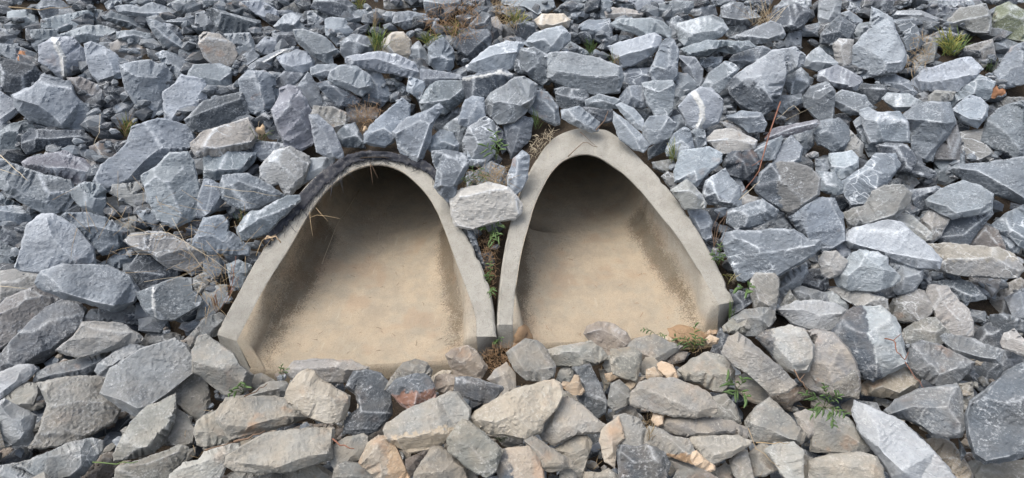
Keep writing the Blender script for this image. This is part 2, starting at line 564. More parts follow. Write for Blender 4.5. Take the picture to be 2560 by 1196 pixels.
ROCKS = """
@0 0
1 g|0 35 55 50 55 170 0 165||small pale chunk on the left edge just under the top left corner
1 p|62 90 190 82 250 115 310 160 318 215 220 240 120 200 62 150|80 140 200 130 300 190|pale rounded stone near the top left corner, left of a long flat block
1 d|0 0 170 0 150 30 60 38 0 30||dark sliver of stone in the very top left corner
2 g|280 55 330 0 420 0 480 30 550 85 470 115 330 140 300 90|290 62 400 40 500 95|wedge with pale top above the long flat block near the top left
2 g|318 148 655 78 690 110 690 190 620 205 435 255 415 220 320 215|322 218 415 222 530 175 560 205 625 192|long flat block with a pale top face and dark end, near the top left corner
1 g|650 65 760 90 800 170 770 195 690 190 665 100||dark shard leaning on the right end of the long flat block
1 g|500 0 770 0 790 40 740 60 640 65 545 55||mid grey stone at the top edge between two wedges, far left part
1 g|790 30 830 5 1250 0 1270 40 1120 50 1000 45 870 40 850 95 815 75||long grey slab along the top edge above the scarred pale stone
2 p|865 50 960 35 1060 60 1140 28 1230 55 1320 70 1390 105 1300 145 1200 150 1060 135 900 100|880 75 1060 100 1300 100|scarred pale stone with rough mottled face under the top edge, upper left
2 p|1260 40 1340 5 1440 0 1500 60 1480 100 1430 105 1330 85||pale squarish stone right of the scarred pale stone near the top edge
2 d|770 125 840 95 960 130 1060 190 1160 260 1110 265 1000 225 880 185 790 150|800 130 960 165 1110 250|thin dark diagonal slab pointing down right below the scarred pale stone
3 g|1098 150 1170 160 1230 200 1300 260 1385 345 1370 370 1250 340 1190 290 1130 210|1120 170 1240 280 1360 360|grey tongue shaped slab leaning diagonally, left of a second parallel slab
1 g|1225 180 1300 190 1400 260 1410 370 1330 290 1250 220||second parallel slab, half hidden behind the grey tongue shaped slab
2 d|1220 160 1380 145 1480 160 1531 230 1510 270 1400 200 1290 180|1240 165 1400 165 1510 235|flat dark stone roofing the two leaning parallel slabs
1 d|765 170 850 180 940 240 880 260 800 210||
2 g|880 240 1000 235 1110 255 1210 320 1120 325 990 320 885 290|890 285 1000 262 1130 300|low flat stone with bright rim just left of the leaning tongue slab
2 p|440 265 640 205 740 195 870 230 880 300 830 355 760 340 690 320 590 325 545 285|545 285 660 250 760 285 860 240|pale layered stone with a lighter lower lip, below the long flat block
2 g|235 230 410 222 435 280 370 290 295 400 245 340||flat topped grey stone behind the broad cracked block, upper left
3 p|300 345 400 290 540 285 640 390 660 505 470 585 300 460|400 290 470 430 480 570|broad blocky stone with a white crack down its middle, upper left
3 p|635 340 690 318 850 400 910 480 910 580 740 610 700 560 660 470|815 400 850 565 740 600|upright pale slab with a dark right side, right of the broad cracked block
1 t|835 335 890 305 1040 340 1230 335 1240 380 1150 420 1080 470 960 460 900 440 840 380|850 380 1040 365 1220 380|warm grey stone with a twig on its left end, upper left
2 g|0 330 120 350 250 400 400 540 300 530 160 470 0 410||long purple grey slab marked by an orange rust spot, left edge
1 p|0 215 60 230 190 330 270 400 120 350 0 330||pale stone on the left edge just above the rust spotted slab
1 n|0 165 110 200 160 240 110 265 0 215||
3 d|0 430 250 500 330 570 270 640 120 695 0 680|0 490 240 545 320 570|big dark block with a paler top strip on the left edge
3 p|95 715 250 650 320 580 340 572 520 620 560 720 680 830 705 930 640 985 450 965 230 890 140 830|110 735 290 790 400 870 480 960|big smooth pale boulder with a dark underside, left side, upper half
2 b|510 590 600 585 720 640 805 720 770 850 640 790 560 700|520 600 640 705 790 735|brownish stone tucked right of the big smooth pale boulder
1 d|780 620 940 680 960 760 830 840 775 850||
1 d|780 860 880 790 985 740 1030 800 960 850 860 905|800 870 900 830 1000 760|dark pointed stone in the gap left of the big faceted block
3 p|905 495 1000 470 1120 458 1180 490 1220 480 1275 560 1265 650 1215 820 1140 880 1060 840 940 660|905 500 980 555 1030 575 1250 590|big faceted block with a bright chipped ridge, upper left quarter
2 p|1225 690 1310 640 1355 570 1531 600 1545 790 1440 850 1290 940 1235 900|1260 930 1340 800 1520 760|pale lobed stone with dark underside right of the big faceted block
2 g|1170 410 1230 385 1350 440 1445 490 1400 570 1340 610 1290 600 1270 530||knobbly stone netted with white veins above the pale lobed stone
1 g|1220 385 1380 375 1531 385 1560 490 1445 495 1350 440 1260 410||rough flat stone left of the large rust streaked slab, upper left
1 d|1390 275 1470 280 1510 375 1420 378||small dark lump beside the parallel leaning slabs
3 p|0 685 130 780 130 840 0 940|0 890 128 800|pale block jutting in from the left edge below the dark block
2 g|0 990 100 930 260 895 320 970 170 1010 160 1120 168 1260 0 1290|0 1010 110 960 165 1030|squarish stone on the left edge beneath the big smooth pale boulder
2 d|170 1020 230 968 420 985 600 975 690 1040 710 1090 640 1150 420 1120 330 1110 210 1150 170 1100|180 1030 360 1040 600 1020 690 1060|long dark stone with a wavy pale top, directly under the big smooth pale boulder
1 g|620 780 690 800 795 890 770 1010 740 1060 700 1000 700 880||flat shard standing behind the right tip of the big smooth pale boulder
0 d|780 920 980 890 1030 960 980 1060 830 1060 780 1000||
0 n|970 830 1060 840 1100 900 1000 880||
3 g|985 960 1170 895 1250 905 1415 950 1450 1040 1400 1120 1240 1230 1130 1290 1000 1380 880 1420 790 1440 700 1350 760 1230 880 1150 960 1070|1440 1020 1180 1120 1080 1200 900 1400|largest pale grey slab of the left side, slanting down left with a shaded edge
1 b|680 1100 790 1050 960 1065 930 1150 800 1196 690 1180||small brown grey stone beside the dry stalks, left of the largest pale slab
2 g|1385 895 1531 825 1600 750 1800 700 1870 830 1740 910 1560 970|1400 900 1600 820 1800 740|dark oblong with a pale upper edge, above the whitish marbled stone
4 w|1435 1070 1531 985 1750 920 1850 885 1920 1020 1860 1110 1640 1165 1480 1170 1440 1120|1440 1080 1600 1110 1880 1060|whitish tan marbled stone, only one of its colour in the left half
@1 0
2 d|0 0 290 0 270 20 120 30 0 60||
2 d|170 30 280 25 405 75 390 125 250 110 170 70|180 35 300 55 400 85|dark flat stone lying on the tapered pale one near the top edge, left of centre
2 p|280 15 420 10 530 80 555 160 500 185 400 110|380 105 440 125 520 135|pale tapered stone near the top edge above a round topped one
3 d|15 75 60 65 400 160 415 200 360 260 180 262 100 210|40 85 200 115 410 180|long dark slab with a bright top rim, left of centre near the top
2 p|145 260 330 258 385 370 400 430 300 440 220 420 200 330||grey stone joined to the right side of the rust streaked slab
3 t|-38 335 -34 275 0 252 100 265 200 330 235 400 205 505 120 500 70 490 0 420||large flat slab with brown rust streaks across its face
2 g|-60 110 0 95 40 160 130 240 60 250 0 225 -60 180||
2 g|195 545 240 460 340 378 400 420 400 460 280 520 240 560|240 550 300 500 395 435|narrow pale prism below the rust streaked slab
2 g|290 530 400 450 540 385 660 360 665 380 510 440 500 500 430 540 310 548|380 535 400 490 510 430 600 380|long thin stone with a white quartz band, left of the domed blue grey stone
1 d|390 215 480 210 540 240 520 300 420 310||
2 g|395 350 450 290 530 290 540 370 470 400 410 385||small speckled stone right of the rust streaked slab
2 d|515 255 660 245 675 330 640 360 545 370 520 300|520 265 670 262|dark brick like block with a pale top, below the round topped stone
2 p|525 195 600 120 660 105 740 150 770 230 650 240 580 240|525 200 600 190 650 235|round topped pale stone with a darker left skirt, upper centre left
1 g|530 80 650 90 740 120 740 145 660 105 600 120 560 125||
1 n|575 75 680 15 735 75 710 100 640 95||small lichen spotted stone in the top row, left of the long dark overhanging slab
1 d|370 0 820 0 800 50 700 70 560 70 480 40||dark stone row filling the top edge left of centre
3 d|800 60 830 0 1050 0 1130 70 1080 130 960 110|810 10 960 10 1130 70|long dark overhanging slab at the top edge left of the grass tuft
2 p|775 100 800 95 880 150 915 210 920 285 780 230||narrow standing pale stone, left of the stone with a white crack net
2 g|800 85 860 78 1000 110 1075 140 1050 160 920 140 880 160||thin rough ledge below the long dark overhanging slab
2 p|905 150 960 138 1040 150 1100 240 1050 300 990 340 915 260|920 270 985 210 1080 230|pale broad stone with mossy lower edge, left of the stepped grass clump
4 p|668 230 740 222 900 290 1000 390 940 410 960 485 900 470 800 400 700 320|700 300 820 400 880 410 985 370|large pale slab with slanting layers pointing down right, upper centre left
2 g|1100 95 1150 85 1270 72 1270 130 1150 150 1100 140|1100 140 1160 130 1268 118|small ledge stone with a pale top, right of the first grass tuft at the top
1 g|1070 140 1200 210 1180 250 1110 240 1075 180||
1 n|1280 65 1420 110 1440 160 1400 190 1280 150||grey stone behind the dry stems, second row from the top
1 n|1350 0 1531 0 1560 60 1400 80 1350 60||square grey stone at the top edge above the dry stems
2 g|1410 170 1435 100 1531 95 1640 110 1720 180 1500 215|1420 175 1540 150 1700 150|low speckled stone left of the orange straw patch
3 c|1330 320 1400 255 1480 252 1531 310 1531 400 1500 455 1430 420 1345 390|1400 260 1370 340 1430 420|cream coloured rounded stone beside the top grass clump, left of centre
3 g|1025 320 1100 270 1150 265 1250 290 1250 370 1180 410 1060 440 1020 390|1030 370 1110 290 1160 330 1250 360|mid grey block just left of the cream coloured rounded stone
4 p|1060 430 1130 415 1280 395 1420 410 1560 470 1610 560 1540 590 1400 550 1260 520 1110 500 1065 470|1070 460 1280 440 1440 490 1600 540|long bright ridge backed stone below the cream coloured rounded stone
3 p|545 430 690 385 760 395 810 460 810 510 700 555 620 530|570 475 650 500 750 480 800 460|domed blue grey stone with a pale cap, left of centre in the upper part
3 g|800 510 850 490 960 485 1010 510 940 570 860 570 805 560|805 560 900 530 1000 540|flat pale stone under the left tip of the blunt whitish boulder
4 p|930 590 950 540 1010 500 1130 505 1230 570 1245 650 1170 720 1060 660 950 610|935 600 1060 650 1130 665 1240 640|blunt bright boulder with a round dimple on its top, upper centre left
3 d|835 630 930 610 1010 660 1160 740 1130 780 1000 800 920 720|840 640 960 650 1040 720 1020 790|dark wedge with white edges tucked under the dimpled boulder
2 g|1190 510 1240 492 1300 540 1385 680 1380 720 1310 800 1230 790 1190 730 1245 650 1230 570|1230 570 1290 640 1300 790|grey smooth stone behind the dimpled boulder, right side
3 g|260 600 330 540 440 540 520 580 520 640 500 660 540 780 430 865 320 830 280 720|370 550 410 620 440 850|large egg shaped stone laced with white veins, left of centre
2 p|-130 585 -80 492 100 485 195 520 190 640 70 735 0 720|0 580 110 605 190 550|blocky stone with a flat pale top and dark front below the rust streaked slab
3 d|-10 770 50 750 270 690 330 850 120 960 -80 985 -145 895|-140 890 90 800 270 740|long dark slab slanting up right, above the whitish marbled stone
1 d|500 520 560 460 610 540 540 570||
2 g|530 600 600 545 770 550 740 620 700 650 620 650 540 660||broad grey stone under the domed blue grey stone
2 g|500 670 550 680 560 770 530 790||
3 g|705 650 770 550 800 580 900 790 815 805 760 760|760 560 800 680 880 780|narrow leaning blade right of the tall violet boulder
4 v|510 825 560 740 560 670 620 645 690 660 750 750 800 850 830 1060 720 1115 600 1090 560 980 530 900|520 830 640 750 700 800 790 860|tall violet grey boulder with a heavy dark foot, left of the left arch top
1 d|430 860 520 840 560 980 580 1060 480 1040 450 950||dark stone in shadow between the twisted seed pod and the tall violet boulder
2 d|880 715 940 720 1020 800 1010 820 920 790||small dark sliver under the dark white edged wedge
3 t|805 860 820 800 960 810 1050 850 1055 930 980 1020 900 960|810 850 930 960 1050 930|tan topped stone with a grey rim above the left arch
4 p|785 870 850 865 960 980 1030 1130 1030 1185 900 1160 840 1130|800 880 900 1000 960 1170|narrow pointed slab standing right on the left arch's upper left shoulder
3 d|970 1030 1050 950 1120 930 1190 1060 1190 1100 1040 1090|985 1050 1140 1010 1180 1060|dark lozenge stone resting on the cloth above the left arch
1 b|1060 810 1200 770 1300 820 1280 900 1150 930 1070 900||brown grey stone hidden behind the dry grass tuft above the left arch
4 g|1195 1000 1290 900 1470 745 1531 790 1520 880 1470 1010 1350 1095 1200 1070|1200 1010 1340 960 1420 1020 1460 1000|large dark wedge boulder above the left arch, its narrow end up right
1 g|1350 600 1430 600 1531 680 1540 740 1460 740 1380 800 1350 760||speckled stone behind the top of the large dark wedge boulder
2 g|345 1090 430 1065 590 1080 620 1110 520 1180 430 1196 370 1160||flat dark stone below the twisted seed pod
@2 0
2 g|110 0 370 0 380 40 260 110 130 100|115 10 250 30 375 20|blocky stone at the top edge just left of the orange straw patch
1 n|0 100 120 120 180 170 60 190 0 200||
1 g|0 0 110 0 100 60 0 60||
1 g|440 30 500 0 580 0 620 60 640 110 560 90||pale stone poking from the orange straw patch at the top edge
3 g|455 190 540 100 600 120 600 220 580 240 470 225|460 195 560 170 595 125|slate blue stone right of the orange straw patch
2 t|590 200 600 150 650 135 690 200 680 250 620 260|600 200 660 210 690 230|small whitish round stone, left of the dried seedling tuft
1 n|690 200 740 190 800 270 740 285 680 265||
2 p|700 0 1060 0 1080 60 1000 100 940 140 880 70 760 50 700 40|705 35 860 50 960 110 1070 50|wide pale slab at the top edge right of centre
2 g|695 90 760 48 850 60 880 130 860 160 740 120||rounded speckled stone behind the yellow grass, right of centre top
3 d|770 180 820 150 920 180 935 250 880 295 800 250|780 190 860 170 930 200|dark squat stone just below the yellow grass tuft
1 g|870 100 930 140 980 220 930 230 880 160||
3 c|945 150 1000 110 1140 110 1190 150 1175 200 1000 225|950 170 1070 190 1175 160|cream white flat stone near the top, the palest of all
1 g|1085 90 1180 20 1330 40 1385 100 1250 180 1210 230 1120 210 1190 150 1130 110||big flat grey slab right of the cream white stone
1 g|1150 0 1400 0 1440 50 1380 70 1330 25 1170 20||
2 g|1405 10 1450 0 1510 20 1480 140 1430 130 1440 60||small dark upright stone right of the big flat grey slab near the top
1 d|1380 80 1430 80 1440 140 1390 150||
2 g|1230 210 1350 160 1490 150 1520 330 1480 350 1400 300 1300 250|1250 215 1350 190 1500 280|large flat slab with a notched corner above the mossy gap
4 p|860 330 940 250 1130 198 1190 260 1190 310 1100 385 1020 410 950 380|865 335 1010 290 1060 350 1150 230|bright white veined stone above the ring marked stone
2 g|1150 360 1210 320 1330 390 1330 415 1200 400||small veined stone in front of the grass, above the wide tan slab
2 g|0 370 70 318 160 450 150 490 80 520 0 470|70 325 75 440 150 480|dark grey pentagon stone on the left of an upright oval pair
3 g|145 370 240 270 325 390 320 490 290 530 210 535 160 470|165 440 240 420 320 470|upright oval stone split by a curved crack, upper middle
1 g|180 290 260 260 320 300 320 330 240 270||
3 d|340 350 380 225 580 230 600 260 600 350 440 460 430 420|345 355 430 415 560 290 600 260|large dark faceted block with rippled top, upper middle
1 d|330 390 430 420 430 480 400 500 360 480||
4 p|430 490 600 360 720 320 860 320 820 380 800 500 700 530 550 550 450 530|440 480 640 410 800 390|broad pale grey stone shelving down left, upper middle
1 t|600 290 680 275 690 320 610 345||
1 t|705 290 760 280 800 290 770 315||
2 p|770 290 830 270 870 310 840 330 790 320||
4 g|795 440 840 370 930 365 1020 420 1045 500 1030 600 990 630 870 545 795 530|850 380 940 400 960 470 880 540|stone with a pale ring shaped rim, beside the wide tan slab
4 p|1020 430 1070 395 1180 395 1400 440 1570 500 1590 570 1560 690 1380 705 1200 660 1040 600 1040 500|1040 580 1240 610 1420 640 1570 590|widest tan grey slab above the right arch with sandy patches on top
3 g|-30 480 40 470 90 540 80 590 0 580||small pale stone left of the thin curved ledge
3 g|90 520 160 530 370 560 385 600 210 615 120 650 90 600|95 595 210 585 380 590|thin curved ledge stone below the upright oval stone
1 g|320 540 400 505 470 545 400 580 340 565||
3 p|0 580 100 620 110 660 80 750 30 700 -10 680||
3 g|80 760 160 640 220 615 390 610 420 700 410 740 260 850 100 830|90 775 300 745 415 650|grey boulder with a star shaped impact mark, upper middle
4 d|400 580 540 555 690 520 765 560 700 650 600 700 560 740 430 735|400 590 560 570 680 540 765 565|dark box stone with a bright top edge and white centre seam
4 p|570 760 620 700 690 660 780 590 850 580 945 640 920 760 850 850 780 910 660 930 620 880 575 850|580 780 680 760 830 790 920 740|big flat tan grey stone with a brown pit on its left
2 g|930 640 980 610 1000 690 930 690||
3 g|880 830 920 720 960 690 1030 700 1100 800 1115 920 1080 935 1000 890 900 840|920 720 1010 760 1080 830 1090 930|leaning angular stone left of the small box stone above the arches' gap
3 d|1090 670 1160 660 1310 680 1330 720 1270 810 1190 825 1110 790|1090 700 1200 730 1230 680 1320 700|small dark box stone under the widest tan grey slab
3 g|1320 750 1420 715 1560 745 1560 810 1430 800 1330 790|1330 770 1440 755 1550 790|narrow dark ledge stone under the right end of the widest tan slab
4 g|1145 830 1270 805 1410 910 1400 975 1350 985 1230 930 1150 890|1150 880 1260 900 1360 970|flat slanting slab resting on the crown of the right arch
1 d|1280 800 1500 820 1520 900 1420 920 1340 860||
4 g|375 880 420 760 470 730 550 740 555 880 490 940 440 950 380 920|385 890 440 890 500 760 545 860|upright pale block in the middle, left of the pit marked tan stone
1 d|200 880 360 810 380 900 300 960 180 990||
2 g|260 960 370 870 430 960 400 1120 330 1140 280 1000||dark flat stone behind the small hump backed stone above the left arch
4 g|-120 985 0 880 130 840 215 785 240 820 165 940 150 1060 90 1196 60 1220 -60 1140|-100 1000 80 900 150 930 60 1190|fan shaped pale slab with a curved broken face over the left arch
3 g|140 1110 150 1050 230 980 310 1000 360 1080 350 1130 200 1150|150 1070 260 1060 350 1100|small hump backed stone with white veins over the left arch
4 p|405 1050 450 960 560 880 620 910 640 1000 630 1130 560 1230 470 1230 410 1140|450 965 520 1080 500 1200|tall pale green grey stone left of the leafy sprig between the arches
2 d|635 920 700 1000 720 1110 690 1140 640 1000||thin dark upright sliver right of the tall pale green grey stone
2 g|700 920 820 870 920 900 890 1040 800 1140 760 1180 730 1090|710 930 820 960 780 1130|dark standing slab left of the dry straw beside the right arch
@3 0
1 g|0 0 20 20 180 30 180 70 60 75 0 30||
2 p|20 0 350 0 360 30 280 70 180 80 160 40||pale stone on the top edge above the long driftwood like slab
2 t|0 60 120 75 200 100 190 130 60 140 -50 130 -60 90|-50 110 80 100 200 110|warm pale flat stone at the left of the round shouldered stone, near the top edge
1 g|180 90 240 85 265 130 200 140||
2 g|285 50 340 30 470 10 580 15 580 60 500 130 380 155 290 100|290 60 420 85 580 50|round shouldered dark stone near the top edge, right half
1 n|590 0 730 0 720 30 600 55||
1 g|500 120 590 65 740 40 760 110 700 140 560 140||stone with fine ribs behind the broad bright boulder
2 d|730 0 890 0 900 30 830 50 740 40||
1 d|900 0 1180 0 1120 90 1060 100 980 40|| dark stones in shadow at the top edge behind the straw bunch
3 g|805 60 880 28 940 30 1090 130 1000 190 860 190 805 140|810 130 940 150 1090 130|flat tan grey slab left of the pale straw bunch
3 p|1210 60 1270 0 1460 0 1460 50 1340 45||
4 d|1145 130 1250 60 1340 38 1440 50 1465 100 1400 200 1320 225 1220 205|1150 140 1290 190 1400 180 1450 90|big dark stone with a glossy face right of the pale straw bunch
4 p|470 220 480 175 620 150 720 122 800 150 840 220 790 270 600 345 530 340 490 300|475 230 570 260 650 240 830 225|broad bright boulder with a speckled cap, upper right of centre
2 g|415 230 430 150 470 130 510 160 470 220 490 300 450 320||
1 g|340 160 440 135 430 170 380 180||
4 p|-20 180 50 145 260 145 350 165 415 220 410 300 330 250 200 270 130 240 0 205|0 205 140 235 240 255 410 280|very long pale driftwood like slab, upper right of centre
4 p|-40 350 60 320 290 250 340 280 330 360 240 430 120 490 60 500 10 440|0 440 100 400 200 380 330 340|long pale stone rising to the right, upper right of centre
2 g|130 490 270 420 280 490 200 500||
4 g|270 530 320 420 360 320 400 290 440 310 470 380 470 560 430 610 300 610|285 490 380 520 430 460 460 380|tall narrow standing stone with stepped breaks, right of centre
2 d|840 260 870 200 940 172 980 200 970 240 870 275||
4 p|860 285 1010 230 1160 165 1240 190 1270 260 1250 290 1070 325 960 300|870 300 1000 270 1150 290 1260 250|slanting pale stone with streaked dark side below the straw bunch
4 g|500 365 560 345 700 310 1000 310 1050 350 900 400 830 350 780 360 700 410 570 430 540 400|520 370 700 370 900 350|thin pale slab overhanging a dark hollow, upper right of centre
1 d|600 430 700 400 900 370 880 440 700 440||
3 g|470 420 600 440 650 520 655 600 640 650 580 590 520 540 510 480|480 430 570 510 640 640|curved shell like stone left of the lozenge stone, right of centre
2 g|600 440 800 430 790 470 720 545 640 480||
3 g|865 450 930 390 1100 350 1170 380 1150 410 1000 480 930 520|870 460 970 450 1030 470 1170 385|smooth stone lying against the huge ridge backed boulder's left edge
4 g|665 640 720 550 820 470 870 475 925 520 840 640 780 695 710 665|680 640 750 620 850 570 920 520|lozenge stone with rough veined face right of centre
5 p|845 640 920 560 1180 390 1350 360 1420 420 1400 500 1280 560 1240 700 1190 800 1110 860 950 800 870 700|850 620 970 590 1100 570 1130 680 1180 760|huge ridge backed boulder, largest in the upper right, dark front face
2 g|60 560 110 520 260 515 290 600 200 650 80 650|70 560 170 540 280 580|dark stone hidden behind the pyramid stone over the right arch
3 g|35 750 110 650 200 650 245 790 200 810 100 800|110 655 130 720 240 780|pyramid shaped stone above the right arch's right shoulder
4 p|215 630 280 615 430 612 448 640 430 820 400 865 310 865 250 770|220 650 330 690 440 640|squarish chipped block right of the pyramid shaped stone
2 g|420 840 440 700 460 560 540 560 630 650 500 740 480 820|450 700 550 620|long slab wedged behind the white banded boulder
2 g|1250 360 1310 260 1390 235 1390 350||small brown grey stone in the gap above the huge ridge backed boulder
4 g|1245 590 1310 500 1370 495 1440 560 1450 640 1400 710 1320 720 1280 640|1255 590 1340 600 1320 700|rounded knuckle stone hugging the huge boulder's right side
1 d|1230 640 1280 640 1280 720 1235 720||
3 g|1180 800 1230 730 1390 710 1400 770 1250 845|1190 790 1290 750 1400 740|dark flat stone under the rounded knuckle stone
5 p|485 800 560 720 640 655 730 680 800 750 800 820 770 910 620 975 540 930 520 850|595 700 650 780 660 880 620 970|boulder crossed by a broad white quartz band
2 d|820 750 860 730 905 780 900 840 830 830||
2 d|770 900 800 850 900 840 860 900 800 920 800 970 770 970||
4 g|845 870 960 840 1090 850 1130 920 1110 980 1000 985 940 930 860 900|850 880 990 880 1100 870|dark loaf shaped stone on a thin brown slat, right half
3 t|795 915 850 910 950 960 1050 990 1030 1005 900 985 820 950||thin brown slat under the dark loaf shaped stone
3 p|15 790 60 775 140 820 210 890 220 980 170 960 80 870|30 790 130 870 200 970|slender pale slab parallel to the larger one over the right arch
1 g|130 810 280 820 310 880 220 910 180 850||
4 p|0 930 0 840 90 910 200 1010 250 1080 210 1135 140 1110 50 1040|0 850 100 960 210 1100|large elongated slab lying along the right arch's upper right rim
4 g|220 950 270 880 380 870 450 920 420 1030 270 1080 220 1000|225 960 330 1000 400 890|chunky stone beside the elongated slab over the right arch
2 g|430 890 490 870 530 920 520 960 430 1020||
2 d|260 1110 380 1040 420 1040 380 1120 260 1190||
4 g|390 1120 450 1010 520 960 560 980 585 1110 520 1190 400 1160|400 1110 500 1050 560 1100|dark rounded stone behind the fine weed right of the right arch
4 g|575 990 610 975 670 980 680 1080 610 1105 585 1060||small squarish dark stone below the white banded boulder
4 t|680 1050 760 980 880 975 1060 1050 1040 1110 900 1140 790 1150 740 1090|690 1060 850 1040 1050 1070|wide stone with brownish crumbly top, below the dark loaf shaped stone
1 b|1140 850 1360 820 1370 910 1200 940 1140 900||
4 v|1130 1040 1200 960 1500 900 1530 925 1490 960 1250 1030 1150 1055|1150 1030 1330 960 1520 920|long violet slab like a blade right of the red twig
4 g|1000 1130 1240 1020 1250 1050 1190 1180 1100 1196 1000 1170|1000 1150 1150 1080 1240 1040|flat slanting stone right of the red twig's middle
4 g|1200 1150 1320 1020 1400 1110 1380 1200 1250 1280 1190 1230||kite shaped pale stone below the long violet blade slab
2 g|1340 1020 1490 960 1480 1080 1400 1180 1400 1110||stone behind the kite shaped pale stone
@4 0
3 p|0 0 160 0 150 110 60 200 0 190|0 130 70 150 120 40|rough stone with layered face near the top, right end of the picture
1 g|160 0 390 0 290 110 160 90||large pale slab on the top edge at the right
2 d|385 40 400 0 560 0 520 80 460 95||
2 d|560 0 690 0 670 40 540 70||
2 g|150 110 230 90 310 150 310 190 250 190|160 120 250 160 300 190|pale chip wedged above the cracked dark block, upper right
3 d|20 260 80 190 150 125 265 200 220 290 110 330 15 320|30 260 140 240 180 130|cracked dark block left of the giant smooth pale slab
2 p|220 280 300 190 400 170 380 230 260 320 215 300||blue veined stone just left of the giant smooth pale slab
3 n|110 340 150 300 250 310 230 470 190 520 130 470|180 310 160 370 190 490|tan edged stone touching the giant slab's lower left
1 g|0 340 110 335 120 440 50 390||
3 p|-90 430 -20 370 0 360 130 470 110 500 -20 525 -140 490|-130 480 -20 460 120 480|pale veined stone on the right flank of the rounded knuckle stone
4 p|230 380 380 220 390 60 480 110 540 150 640 400 650 460 600 530 440 560 330 580 225 520 250 430|240 490 430 500 520 545 640 450|giant smooth pale slab, widest flat face in the upper right
3 g|540 160 700 150 770 320 720 400 650 440 560 200||blue grey slab forming the right half of the giant smooth slab
2 p|490 100 600 85 760 90 890 140 850 200 770 270 740 180 660 140 560 140|500 110 760 110 880 150|long stone behind the top of the giant smooth slab
2 d|660 80 770 70 850 25 980 60 1070 65 1070 110 900 125 780 100||
2 p|845 0 1130 0 1150 40 1040 55 880 50|| flat pale stone on the top edge above the mossy block, right
1 g|1150 0 1531 0 1531 20 1350 30 1200 40||
3 n|920 195 1060 70 1240 35 1275 130 1270 250 1150 240 1060 200 980 230|925 200 1060 155 1265 115|mossy ribbed block above the yellow green grass, upper right
3 m|1305 150 1330 60 1420 25 1531 90 1531 310 1400 290 1320 260|1310 160 1420 90 1531 130|dark moss stained block in the top right corner
2 n|770 290 900 240 1000 250 900 320 790 325||
2 n|780 340 900 300 870 370 850 460 700 520 650 510 680 440||shaded slab beside the giant slab's lower right edge
2 n|1040 370 1290 300 1310 430 1230 500 1160 440||grey stone in shadow right of the yellow green grass
1 g|1270 380 1350 290 1480 330 1380 440 1300 540||violet grey stone behind the smooth stone on the right edge
3 p|1310 540 1430 370 1531 320 1531 620 1380 660 1310 610|1310 600 1400 590 1531 540|smooth pale stone on the right edge, upper part
4 p|685 615 780 530 1020 450 1130 430 1215 520 1150 590 1030 680 880 680 760 675|690 600 830 615 1000 590 1210 540|bright long stone with ribbed side below the yellow green grass
4 p|0 540 140 500 300 575 315 610 260 675 120 650 0 600|0 590 130 620 240 640 310 600|flat pale stone with straw on top, under the giant slab's left
2 g|420 590 550 555 660 610 740 690 700 720 560 680 500 660|430 600 580 610 690 680|grey ledge stone under the giant smooth pale slab
3 d|250 680 330 630 490 645 495 710 440 750 400 770 300 720|260 680 380 660 490 670|dark wedge between the pale straw topped stone and the pale triangle
4 g|95 730 180 680 330 720 395 800 300 850 190 830 110 780|100 745 200 790 290 840 385 800|pale stone with wavy grain on its face, upper right
4 p|480 740 520 700 660 710 770 770 690 810 590 830 530 790|490 760 560 800 690 800|pale triangular stone with a flat top, below the grey ledge stone
2 n|700 660 800 690 820 720 780 755 720 720||
3 n|830 720 870 685 1010 690 990 750 900 765 830 755||small rough whitish stone under the bright long ribbed stone
4 g|970 750 1090 650 1190 570 1250 590 1305 620 1290 710 1230 750 1180 720 1100 730 1000 800|980 780 1160 700 1180 600|leaning slab left of the brown leaf on the right
4 p|1000 820 1120 725 1200 740 1255 800 1250 870 1180 950 1060 900|1010 830 1120 890 1210 900 1250 830|notched pale stone with dark cuts, below the brown leaf
1 n|1240 800 1400 740 1531 730 1531 770 1380 800 1260 900||pale flat stone behind the corrugated boulder at the right edge
4 g|1215 1050 1260 900 1340 820 1450 780 1531 760 1531 1196 1460 1190 1380 1130 1250 1080|1220 1060 1340 1080 1480 1130 1531 1110|corrugated big boulder with rippled face on the right edge
5 g|310 830 380 810 440 850 590 840 660 920 670 1060 490 1060 380 1070 340 960|330 850 430 900 480 1060|blue grey block with a pale flaked left edge, right part
4 g|605 880 720 800 830 770 970 780 1010 910 1010 930 960 1000 870 1110 850 1196 750 1196 690 1150 690 990|620 890 800 900 990 930|big slab with curved finger like ridges along its top, right part
3 n|960 1000 1020 920 1055 1050 1040 1196 850 1196 880 1100||flat slab beneath the ridged slab, its right half
4 g|0 640 60 620 110 690 100 800 100 900 0 905 -100 800 -120 730 -60 660|-110 720 0 740 90 680|rounded boulder under the flat straw topped stone
3 g|260 920 310 880 350 1000 440 1080 440 1150 370 1170 330 1060||
4 g|0 920 140 890 210 950 225 1040 180 1110 100 1135 30 1080 0 1080 -40 1000|10 1000 120 940 170 1090|round veined stone left of a small upright one, right part
4 n|190 1110 230 980 320 1080 310 1160 250 1180||small upright stone between two veined stones, right part
4 d|435 1090 500 1065 660 1090 720 1196 690 1260 860 1300 830 1330 500 1250|450 1090 620 1100 700 1200 850 1300|deep blue veined stone under the flaked blue grey block
2 n|1060 1000 1230 970 1230 1060 1310 1150 1200 1200 1060 1196||grey slab to the left of the corrugated big boulder
1 g|1010 990 1070 980 1060 1100 1040 1100||
@0 1
4 p|-20 30 20 0 60 10 160 60 330 120 520 150 545 200 545 310 500 370 380 410 340 400 200 330 0 210|0 150 200 270 340 350 390 190 520 155|huge smooth boulder on the left edge with a straw lying across it
